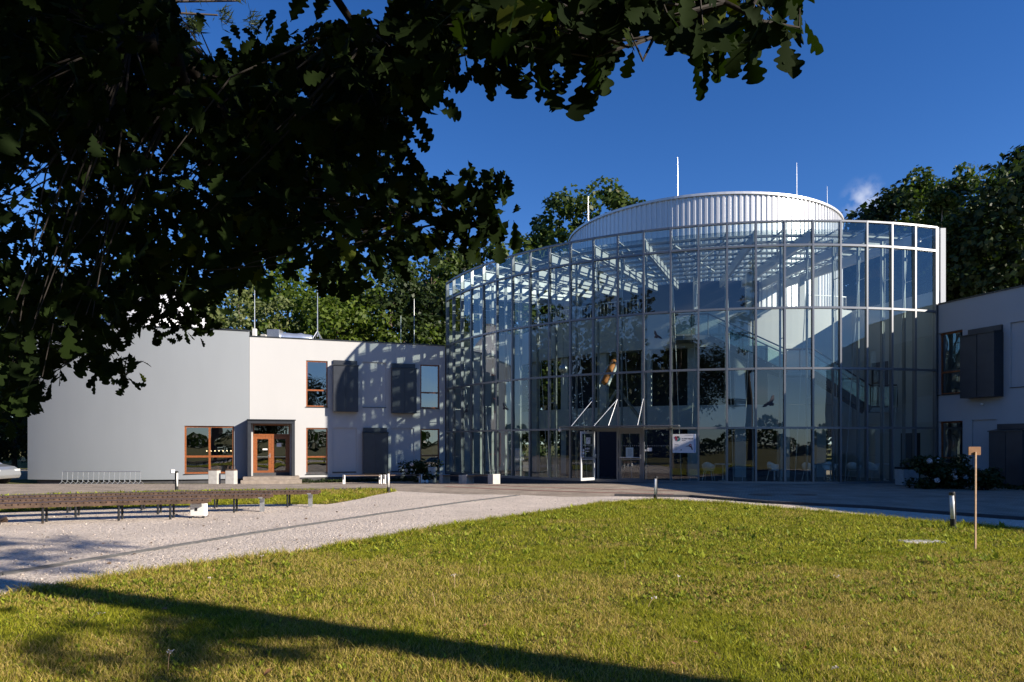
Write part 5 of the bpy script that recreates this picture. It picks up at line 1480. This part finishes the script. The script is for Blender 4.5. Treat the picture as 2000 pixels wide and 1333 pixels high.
def in_poly(x, y, poly):
    x, y = np.asarray(x), np.asarray(y); c = np.zeros(x.shape, bool); j = len(poly) - 1
    for i in range(len(poly)):
        xi, yi = poly[i]; xj, yj = poly[j]
        with np.errstate(divide='ignore', invalid='ignore'):
            c ^= ((yi > y) != (yj > y)) & (x < (xj - xi) * (y - yi) / (yj - yi + 1e-12) + xi)
        j = i
    return c
OAK_RAW = [(-60, -60), (345, -60), (352, 60), (395, 108), (450, 112), (485, 72), (530, 70), (580, 95), (602, 48), (640, 45), (662, 66), (700, 45), (728, 70), (768, 40), (772, -60), (1590, -60),
           (1560, 25), (1545, 70), (1495, 120), (1470, 130), (1400, 140), (1340, 100), (1290, 45), (1240, 92), (1170, 140), (1120, 160), (1040, 160), (975, 165), (945, 120), (915, 85), (890, 150), (860, 190), (835, 220), (770, 228), (745, 232),
           (775, 262), (792, 300), (768, 335), (820, 325), (862, 372), (905, 392), (950, 378), (982, 402), (952, 440), (915, 440), (880, 425), (852, 440), (832, 470), (800, 492), (745, 498), (716, 536), (668, 552), (640, 545),
           (600, 505), (560, 500), (482, 540), (425, 580), (385, 600), (340, 605), (300, 610), (255, 612), (215, 655), (255, 695), (232, 728), (180, 700), (118, 700), (95, 738), (62, 790), (20, 815), (-60, 830)]
OAK_SIL = [(x, y - 42 if (x > 905 and y > 60) else y) for x, y in OAK_RAW]
orng = np.random.default_rng(77)
OAK = thing('oak_tree', 'dark oak whose lobed leaves hang across the top and left of the view', 'tree', (-5.2, -1.6, 0))
wood = MB()
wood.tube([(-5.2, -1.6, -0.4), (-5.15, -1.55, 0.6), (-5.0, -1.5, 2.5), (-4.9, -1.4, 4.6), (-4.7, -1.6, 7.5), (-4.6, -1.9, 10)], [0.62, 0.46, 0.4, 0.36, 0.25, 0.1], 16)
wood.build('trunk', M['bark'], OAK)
boughs = []
def bough(pts, r0):
    pts = [Vector(p) for p in pts]; fine = []
    for a, c in zip(pts[:-1], pts[1:]):
        for k in range(4):
            q = a.lerp(c, k / 4) + Vector((random.gauss(0, .04), random.gauss(0, .04), random.gauss(0, .04))); fine.append(q)
    fine.append(pts[-1]); n = len(fine)
    b = MB(); b.tube(fine, [max(0.006, r0 * (1 - 0.95 * (i / (n - 1)) ** 0.45)) for i in range(n)], 8); b.build('bough', M['oak_bark'], OAK, True)
    boughs.extend(fine[2:])
bough([(-4.9, -1.4, 4.4), (-4.0, 0.6, 5.0), P(250, 60, 3.6), P(470, 250, 4.2), P(640, 400, 4.4), P(800, 425, 4.0), P(965, 412, 3.4)], 0.13)
bough([(-4.9, -1.4, 4.9), (-3.2, 0.4, 5.3), (-1.6, 1.6, 4.6), P(700, 60, 3.2), P(860, 120, 3.3)], 0.11)
bough([(-4.85, -1.4, 5.5), (-2.0, 0.2, 5.6), (-0.4, 1.2, 5.0), P(1050, 20, 2.7), P(1300, 20, 2.4), P(1480, 40, 2.3)], 0.10)
bough([(-5.0, -1.45, 3.6), (-5.2, 1.5, 4.3), P(60, 200, 4.8), P(150, 430, 5.2), P(220, 600, 5.4), P(160, 690, 5.3)], 0.12)
bough([(-5.0, -1.5, 3.9), (-6.0, 1.8, 4.0), P(-20, 420, 6.2), P(60, 640, 6.4), P(40, 760, 6.4)], 0.10)
bough([(-4.9, -1.4, 5.2), (-3.4, 1.0, 5.4), P(380, 140, 4.6), P(560, 200, 5.2), P(720, 330, 5.5), P(780, 300, 5.4)], 0.09)
bnp = np.array([tuple(p) for p in boughs])

def in_view(pos):
    px = 1000 + F * pos[:, 0] / np.maximum(pos[:, 1], .1); py = HZ - F * (pos[:, 2] - EYE) / np.maximum(pos[:, 1], .1)
    return px, py
sprays = []
# sample spray centres through the crown's volume, each with its own distance
bx = np.array(OAK_SIL)
cand = np.stack([orng.uniform(-60, 1600, 6000), orng.uniform(-60, 830, 6000)], 1)
cand = cand[in_poly(cand[:, 0], cand[:, 1], OAK_SIL)]
need = 560
for x_, y_ in cand[:need]:
    if x_ > 900 and y_ < 240: dep = orng.uniform(2.1, 3.2)
    elif x_ > 720: dep = orng.uniform(2.6, 4.6)
    else: dep = orng.uniform(2.9, 6.6)
    if x_ < 430 and 220 < y_ < 540 and orng.uniform() < 0.4: continue
    sprays.append((x_, y_, dep))
for k in range(90): sprays.append((orng.uniform(-60, 340), orng.uniform(-50, 240), orng.uniform(3.5, 6.5)))
for k in range(50): sprays.append((orng.uniform(330, 720), orng.uniform(150, 480), orng.uniform(3.5, 6.0)))
edge = []
for (xa_, ya_), (xb_, yb_) in zip(OAK_SIL[2:-1], OAK_SIL[3:]):
    L = math.hypot(xb_ - xa_, yb_ - ya_)
    if min(ya_, yb_) < -40: continue
    for k in range(max(1, int(L / 26))):
        f_ = (k + 0.5) / max(1, int(L / 26)); x_, y_ = xa_ + (xb_ - xa_) * f_, ya_ + (yb_ - ya_) * f_
        dep = orng.uniform(2.1, 2.8) if (x_ > 900 and y_ < 260) else (orng.uniform(2.9, 4.0) if x_ > 560 else orng.uniform(3.6, 5.6))
        edge.append((x_, y_, dep))
Lb, Lt, Ln, Ls = [], [], [], []
tw = MB()
def spray(c, nlf, rad, big, droop=0.45, drop_out=None):
    d2 = ((bnp - c) ** 2).sum(1); k = int(np.argmin(d2)); src = bnp[k]
    v = c - src; L = np.linalg.norm(v)
    mid = src + v * 0.5
    mpx, mpy = in_view(mid[None])
    if 0.15 < L < 2.5 and (mid[1] < 1.5 or in_poly(mpx, mpy, OAK_SIL)[0]):
        mid = src + v * 0.5 + orng.normal(size=3) * 0.05
        tw.tube([tuple(src), tuple(mid), tuple(c)], [0.007, 0.004, 0.002], 5)
    dirv_ = v / max(L, 1e-6)
    base = c + orng.normal(size=(nlf, 3)) * rad * np.array([1, 1, 0.9])
    tip = unit(orng.normal(size=(nlf, 3)) * 0.75 + dirv_ * 0.55 + np.array([0, 0, -droop]))
    nr = unit(orng.normal(size=(nlf, 3)) + np.array([0, -0.7, 0.3]))
    size = big * orng.uniform(0.6, 1.15, nlf)
    if drop_out is not None:
        tipp = base + tip * size[:, None] * 0.75
        px, py = in_view(tipp); bx_, by_ = in_view(base)
        ok = in_poly(px, py, drop_out) & in_poly(bx_, by_, drop_out)
        base, tip, nr, size = base[ok], tip[ok], nr[ok], size[ok]
    Lb.append(base); Lt.append(tip); Ln.append(nr); Ls.append(size)
cx_, cy_ = 500, 250
GROW = [(x + 26 * np.sign(x - cx_) * (abs(x - cx_) > 60), y + 24 * (1 if y > 150 else 0.6)) for x, y in OAK_SIL]
for x_, y_, dep in sprays:
    big_ = 0.135 if (x_ > 900 and y_ < 240) else 0.135
    spray(np.array(tuple(P(x_, y_, dep))), 17, 0.13, big_, 0.45, OAK_SIL)
for x_, y_, dep in edge:
    # leaves at the rim spread outwards from a point a little inside it
    gx_, gy_ = (480, 240) if x_ < 860 else (x_, 0)
    dl = max(1.0, math.hypot(x_ - gx_, y_ - gy_)); ux, uy = (x_ - gx_) / dl, (y_ - gy_) / dl
    c_ = np.array(tuple(P(x_ - ux * 16, y_ - uy * 16, dep)))
    n_ = 5; bs = c_ + orng.normal(size=(n_, 3)) * 0.045
    outd = np.array([ux, 0.0, -uy])
    tp = unit(orng.normal(size=(n_, 3)) * 0.55 + outd * 0.9 + np.array([0, 0, -0.35]))
    Lb.append(bs); Lt.append(tp); Ln.append(unit(orng.normal(size=(n_, 3)) * 0.7 + np.array([0, -1.0, 0.2]))); Ls.append((0.125 if (x_ > 900 and y_ < 260) else 0.12) * orng.uniform(0.7, 1.15, n_))
for x_, y_, dep in ((868, 398, 3.6), (895, 405, 3.5), (918, 425, 3.5), (935, 395, 3.4), (955, 418, 3.4), (845, 405, 3.7), (838, 445, 3.8), (900, 442, 3.5), (940, 450, 3.4), (962, 432, 3.4), (880, 458, 3.6), (850, 470, 3.7), (920, 462, 3.5), (815, 400, 3.9), (800, 450, 4.0), (770, 470, 4.0), (790, 375, 4.0), (228, 712, 5.2), (205, 702, 5.2), (180, 688, 5.2), (150, 690, 5.3), (238, 738, 5.2), (120, 720, 5.4), (70, 770, 5.6), (40, 800, 5.7), (15, 820, 5.8), (250, 625, 5.4), (285, 618, 5.3), (320, 622, 5.3), (350, 630, 5.4), (385, 615, 5.5), (395, 635, 5.5), (225, 650, 5.4), (270, 590, 5.6), (205, 600, 5.6), (165, 650, 5.6), (335, 600, 5.2), (360, 600, 5.3), (300, 600, 5.2), (320, 575, 5.0), (375, 625, 5.3), (345, 640, 5.2), (310, 640, 5.2), (270, 635, 5.3), (400, 605, 5.4), (290, 575, 5.0)):
    spray(np.array(tuple(P(x_, y_, dep))), 8, 0.06, 0.125)
# the rest of the crown, above and behind the camera, thickened to block sun
for k in range(1150):
    z = orng.uniform(4.6, 9.5); x = orng.uniform(-9, min(6.2, 1.3 * z - 2.2)); y = orng.uniform(-6.5, 3.2)
    if k % 2: z = orng.uniform(4.8, 8.6); x = orng.uniform(-3, min(6.2, 1.3 * z - 2.2)); y = orng.uniform(-4.5, 2.6)
    if y > 0.3 and (z - EYE) / max(y, .01) < 0.70 and abs(x) < y * 1.1: continue
    if z < 5.6 and x > 3.5: continue
    spray(np.array([x, y, z]), 13, 0.30, 0.24)
Lb, Lt, Ln, Ls = map(np.concatenate, (Lb, Lt, Ln, Ls))
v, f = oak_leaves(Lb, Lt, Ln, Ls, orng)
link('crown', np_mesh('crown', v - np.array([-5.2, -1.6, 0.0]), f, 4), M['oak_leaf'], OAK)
tag(tw.build('twigs', M['twig'], OAK), kind='stuff')

# ---- shrubs
def shrub(name, label, x, y, w, h, n, ls, seed, leaf, flowers=0, group=None, fl_r=0.09):
    rng = np.random.default_rng(seed); root = thing(name, label, 'shrub', (x, y, float(tz(x, y))), group)
    z0 = float(tz(x, y))
    k = 26; cc = np.stack([rng.normal(size=k) * w * 0.27, rng.normal(size=k) * w * 0.16, rng.uniform(0.12, 0.82, k) * h], 1)
    ci = rng.integers(0, k, n); d = unit(rng.normal(size=(n, 3))); pos = cc[ci] + d * rng.uniform(.4, 1, (n, 1)) * 0.24 * h * np.array([1.3, 1.1, .8]); pos[:, 2] = np.abs(pos[:, 2])
    nr = unit(d * 0.6 + np.array([0, 0, .6]) + rng.normal(size=(n, 3)) * .5); s = ls * rng.uniform(.6, 1.3, n)
    v, f = leaf_quads(pos, nr, s, s * 0.65, rng); link('foliage', np_mesh('foliage', v, f, 4), M[leaf], root)
    b = MB()
    for i in range(9): b.tube([(x + 0.03 * i - .13, y, z0 - 0.05), (x + cc[i, 0], y + cc[i, 1], z0 + cc[i, 2])], [0.014, 0.006], 5)
    b.build('stem', M['twig'], root)
    for i in range(flowers):
        c = cc[i % k] + np.array([rng.normal() * .12, -0.22 * h - 0.1 * rng.random(), 0.16 * h * rng.random()]); m_ = 90
        d = unit(rng.normal(size=(m_, 3))); p = c + d * fl_r; v, f = leaf_quads(p, unit(d + rng.normal(size=(m_, 3)) * .3), 0.05, 0.045, rng)
        link('flower_head', np_mesh('flower_head', v, f, 4), M['petal'], root)
    return root
x, Y = (1845 - 1000) / F * 25.2, 25.2
shrub('hydrangea_shrub', 'large dark flowering shrub with pale blooms below the shaded windows', x - 0.15, Y, 2.1, 1.3, 3200, 0.15, 41, 'leaf_c', 8)
shrub('hydrangea_shrub', 'dark shrub without blooms beside the large flowering one', (1925 - 1000) / F * 24.4, 24.4, 1.3, 0.95, 1400, 0.14, 42, 'leaf_c', 0)
x, Y = (826 - 1000) / F * 36.9, 36.9
shrub('hydrangea_shrub', 'flowering shrub against the white wing beside the tall planter', x, Y, 1.7, 1.35, 1700, 0.15, 43, 'leaf_c', 6)
# ground-cover beds along the walls
def cover(name, pts, n, h, seed, leaf, ls):
    rng = np.random.default_rng(seed); pts = np.array(pts); lo, hi = pts.min(0), pts.max(0)
    q = rng.uniform(lo, hi, (n * 3, 2)); q = q[in_poly(q[:, 0], q[:, 1], [tuple(p) for p in pts])][:n]
    hh = h * (0.5 + 0.5 * np.sin(q[:, 0] * 5) * np.sin(q[:, 1] * 4 + 1) * .6 + .2)
    z = tz(q[:, 0], q[:, 1]) + rng.uniform(0, 1, len(q)) * hh
    pos = np.stack([q[:, 0], q[:, 1], z], 1); nr = unit(rng.normal(size=pos.shape) * .6 + np.array([0, 0, 1]))
    s = ls * rng.uniform(.6, 1.4, len(q)); v, f = leaf_quads(pos, nr, s, s * .7, rng)
    tag(link(name, np_mesh(name, v, f, 4), M[leaf]), kind='stuff')
wp = lambda u, d: tuple((RWW.path(u) + RN * d).xy)
cover('ground_cover', [wp(1.0, 0.1), wp(1.0, 1.0), wp(4, 1.6), wp(20, 1.8), wp(20, 0.1)], 9000, 0.22, 51, 'leaf_c', 0.09)
lp = lambda u, d: tuple((WW.path(u) + LN * d).xy)
cover('ground_cover', [lp(2.3, 0.05), lp(2.3, 0.9), lp(9.2, 1.1), lp(9.2, 0.05)], 4200, 0.24, 52, 'leaf_c', 0.08)

# ------------------------------------------------------------------ grass
grng = np.random.default_rng(99)
def vnoise(x, y, s, seed):
    r = np.random.default_rng(seed); g = r.uniform(0, 1, (64, 64)); fx, fy = x / s + 200, y / s + 200
    ix, iy = np.floor(fx).astype(int), np.floor(fy).astype(int); tx, ty = ss(fx - ix), ss(fy - iy)
    at = lambda i, j: g[i % 64, j % 64]
    return (at(ix, iy) * (1 - tx) + at(ix + 1, iy) * tx) * (1 - ty) + (at(ix, iy + 1) * (1 - tx) + at(ix + 1, iy + 1) * tx) * ty
LAWN_POLY = [(-30, -2), (-30, 6.2), (-9, 6.5)] + LAWN + [(13, 10.8), (18, 4), (18, -2)]
def blades(poly, y0, y1, dens, hmin, hmax, wid, xk, seed):
    r = np.random.default_rng(seed)
    xs_, xe = min(p[0] for p in poly), max(p[0] for p in poly)
    xs_, xe = max(xs_, -xk * y1 - 1), min(xe, xk * y1 + 1)
    n = int(dens * (xe - xs_) * (y1 - y0)); x, y = r.uniform(xs_, xe, n), r.uniform(y0, y1, n)
    ok = in_poly(x, y, poly) & (np.abs(x) < xk * y + 0.8)
    x, y = x[ok], y[ok]; n = len(x)
    big = vnoise(x, y, 1.6, 1) * .5 + vnoise(x, y, 0.45, 2) * .35 + vnoise(x, y, 0.16, 3) * .15
    clump = vnoise(x, y, 0.22, 4)
    lean = r.normal(size=(n, 2)) * 0.65
    hh = (hmin + (hmax - hmin) * r.uniform(0, 1, n) ** 1.6) * (0.6 + 0.8 * clump)
    dryp = np.clip((0.60 - big) * 4.2 + np.clip((9.5 - y) / 7, -0.55, 0.45), 0.05, 0.85)
    dry = r.uniform(size=n) < dryp * 0.68
    g = r.uniform(size=(n, 1)); green = np.array([0.11, 0.14, 0.010]) * (1 - g) + np.array([0.44, 0.43, 0.035]) * g
    d2 = r.uniform(size=(n, 1)); straw = np.array([0.38, 0.28, 0.06]) * (1 - d2) + np.array([0.66, 0.52, 0.18]) * d2
    col = np.where(dry[:, None], straw, green) * (0.8 + 0.4 * big[:, None])
    a = r.uniform(0, PI, n); wx, wy = np.cos(a) * wid * .5 * r.uniform(.6, 1.4, n), np.sin(a) * wid * .5 * r.uniform(.6, 1.4, n)
    z = tz(x, y); m1 = 0.55
    L = lean * hh[:, None]
    v = np.stack([np.stack([x - wx, y - wy, z], 1), np.stack([x + wx, y + wy, z], 1),
                  np.stack([x + wx * .8 + L[:, 0] * .35, y + wy * .8 + L[:, 1] * .35, z + hh * m1], 1), np.stack([x - wx * .8 + L[:, 0] * .35, y - wy * .8 + L[:, 1] * .35, z + hh * m1], 1),
                  np.stack([x + wx * .1 + L[:, 0], y + wy * .1 + L[:, 1], z + hh], 1), np.stack([x - wx * .1 + L[:, 0], y - wy * .1 + L[:, 1], z + hh], 1)], 1)
    f = (np.array([[0, 1, 2, 3], [3, 2, 4, 5]])[None] + (np.arange(n) * 6)[:, None, None]).reshape(-1)
    c = np.concatenate([np.repeat(col, 6, 0), np.ones((n * 6, 1))], 1)
    return v.reshape(-1, 3), f, c
def weeds(poly, y0, y1, n, xk, seed, ls):
    r = np.random.default_rng(seed); x, y = r.uniform(-xk * y1, xk * y1, n * 3), r.uniform(y0, y1, n * 3)
    ok = in_poly(x, y, poly) & (np.abs(x) < xk * y + .8) & (vnoise(x, y, 1.1, 8) > r.uniform(0.2, 0.6, len(x))); x, y = x[ok][:n], y[ok][:n]
    k = 6; n = len(x); X, Y_ = np.repeat(x, k), np.repeat(y, k); N = n * k
    a = r.uniform(0, 2 * PI, N); el = r.uniform(0.35, 1.15, N); d = np.stack([np.cos(a) * np.cos(el), np.sin(a) * np.cos(el), np.sin(el)], 1)
    s = ls * r.uniform(.6, 1.5, N); pos = np.stack([X, Y_, tz(X, Y_) + 0.015], 1) + d * s[:, None] * .5
    side_ = np.stack([-np.sin(a), np.cos(a), np.zeros(N)], 1); nr = unit(np.cross(d, side_))
    v, f = leaf_quads(pos, nr, s, s * r.uniform(.28, .5, N), r, tip=d)
    g = r.uniform(size=(N, 1)); col = np.array([0.11, 0.16, 0.015]) * (1 - g) + np.array([0.42, 0.46, 0.05]) * g
    return v, f, np.concatenate([np.repeat(col, 4, 0), np.ones((N * 4, 1))], 1)
def merge(parts):
    V, Fc, Cc, o = [], [], [], 0
    for v, f, c in parts: V.append(v); Fc.append(f + o); Cc.append(c); o += len(v)
    return np.concatenate(V), np.concatenate(Fc), np.concatenate(Cc)
gp_ = [blades(LAWN_POLY, 3.2, 7.0, 6200, 0.015, 0.058, 0.0055, 0.95, 1), blades(LAWN_POLY, 7.0, 11.0, 3300, 0.018, 0.06, 0.007, 0.9, 2),
       blades(LAWN_POLY, 11.0, 21.0, 1150, 0.025, 0.075, 0.011, 0.85, 3), blades(LAWN_POLY, 3.2, 9.0, 18, 0.07, 0.17, 0.004, 0.95, 4),
       weeds(LAWN_POLY, 7.0, 21.0, 11000, 0.85, 5, 0.05), weeds(LAWN_POLY, 3.5, 9.0, 1400, 0.95, 6, 0.04)]
v, f, c = merge(gp_); tag(link('lawn_grass', np_mesh('lawn_grass', v, f, 4, c), M['grass']), kind='stuff')
# taller fringe where the lawn meets the gravel
fr = [p for p in LAWN]
fringe = []
for a_, b_ in zip(fr[:-1], fr[1:]):
    a_, b_ = Vector(a_), Vector(b_); t_ = (b_ - a_).normalized(); n_ = Vector((t_.y, -t_.x))
    poly = [tuple(a_ - n_ * 0.10), tuple(b_ - n_ * 0.10), tuple(b_ + n_ * 0.30), tuple(a_ + n_ * 0.30)]
    ys_ = [p[1] for p in poly]; fringe.append(blades(poly, min(ys_), max(ys_), 1800, 0.04, 0.12, 0.009, 1.2, 60 + len(fringe)))
fringe.append(weeds(LAWN_POLY, 9, 20, 260, .85, 71, .11))
v, f, c = merge(fringe); tag(link('edge_grass', np_mesh('edge_grass', v, f, 4, c), M['grass']), kind='stuff')
sp_ = [blades(STRIP, 13.5, 25.5, 900, 0.04, 0.12, 0.013, 0.9, 11), weeds(STRIP, 14, 25, 1500, 0.9, 12, 0.12)]
v, f, c = merge(sp_); tag(link('strip_grass', np_mesh('strip_grass', v, f, 4, c), M['grass']), kind='stuff')
# yarrow stalks with pale heads and a few fallen oak leaves
r = np.random.default_rng(15); b = MB(); hd = []
for k in range(18):
    y = r.uniform(4.6, 9.5); x = r.uniform(-0.7 * y, 0.75 * y)
    if not in_poly(np.array([x]), np.array([y]), LAWN_POLY)[0]: continue
    h_ = r.uniform(0.08, 0.2); lx, ly = r.normal() * .05, r.normal() * .05
    b.tube([(x, y, 0), (x + lx * .4, y + ly * .4, h_ * .6), (x + lx, y + ly, h_)], [0.0025, 0.002, 0.0015], 4)
    if k % 2 == 0:
        m_ = 14; p = np.array([x + lx, y + ly, h_]) + r.normal(size=(m_, 3)) * np.array([.018, .018, .006]); hd.append(leaf_quads(p, unit(r.normal(size=(m_, 3)) * .4 + np.array([0, 0, 1])), .014, .014, r)[0])
tag(b.build('wild_stalks', M['stick']), kind='stuff')
hv = np.concatenate(hd); tag(link('yarrow_flowers', np_mesh('yarrow_flowers', hv, np.arange(len(hv)), 4), M['petal']), kind='stuff')
n = 34; y = r.uniform(4.6, 13, n); x = r.uniform(-0.7, .75, n) * y; basep = np.stack([x, y, np.full(n, 0.05)], 1)
tipd = unit(r.normal(size=(n, 3)) * np.array([1, 1, .25])); v, f = oak_leaves(basep, tipd, unit(r.normal(size=(n, 3)) * .4 + np.array([0, 0, 1])), r.uniform(.04, .08, n), r)
tag(link('fallen_leaves', np_mesh('fallen_leaves', v, f, 4), M['card']), kind='stuff')
n = 110; y = r.uniform(8.5, 19, n); x = r.uniform(-0.75, .1, n) * y
ok = in_poly(x, y, gravel_poly) & ~in_poly(x, y, STRIP); x, y = x[ok], y[ok]; n = len(x)
v, f = oak_leaves(np.stack([x, y, np.full(n, 0.025)], 1), unit(r.normal(size=(n, 3)) * np.array([1, 1, .2])), unit(r.normal(size=(n, 3)) * .5 + np.array([0, 0, 1])), r.uniform(.03, .075, n), r)
M['litter'] = mat('withered leaf', (0.09, 0.055, 0.03), 0.9)
tag(link('gravel_leaves', np_mesh('gravel_leaves', v, f, 4), M['litter']), kind='stuff')
# loose stones on the gravel
n = 7000; y = 7.5 + 13 * r.uniform(0, 1, n) ** 1.3; x = r.uniform(-0.80, 0.25, n) * y
ok = in_poly(x, y, gravel_poly) & ~in_poly(x, y, STRIP); x, y = x[ok], y[ok]; n = len(x)
s = 0.006 + 0.016 * r.uniform(0, 1, n) ** 3
oc = np.array([[1, 0, 0], [0, 1, 0], [-1, 0, 0], [0, -1, 0], [0, 0, .7], [0, 0, -.3]], float)
v = np.stack([x, y, np.full(n, 0.008)], 1)[:, None] + (oc[None] + r.normal(size=(n, 6, 3)) * .25) * s[:, None, None]
f = (np.array([[0, 1, 4], [1, 2, 4], [2, 3, 4], [3, 0, 4], [1, 0, 5], [2, 1, 5], [3, 2, 5], [0, 3, 5]])[None] + (np.arange(n) * 6)[:, None, None]).reshape(-1)
M['stone'] = leaf_mat('limestone chip', (0.28, 0.23, 0.19), (0.70, 0.61, 0.53), 0.0)
tag(link('gravel_stones', np_mesh('gravel_stones', v.reshape(-1, 3), f, 3), M['stone']), kind='stuff')
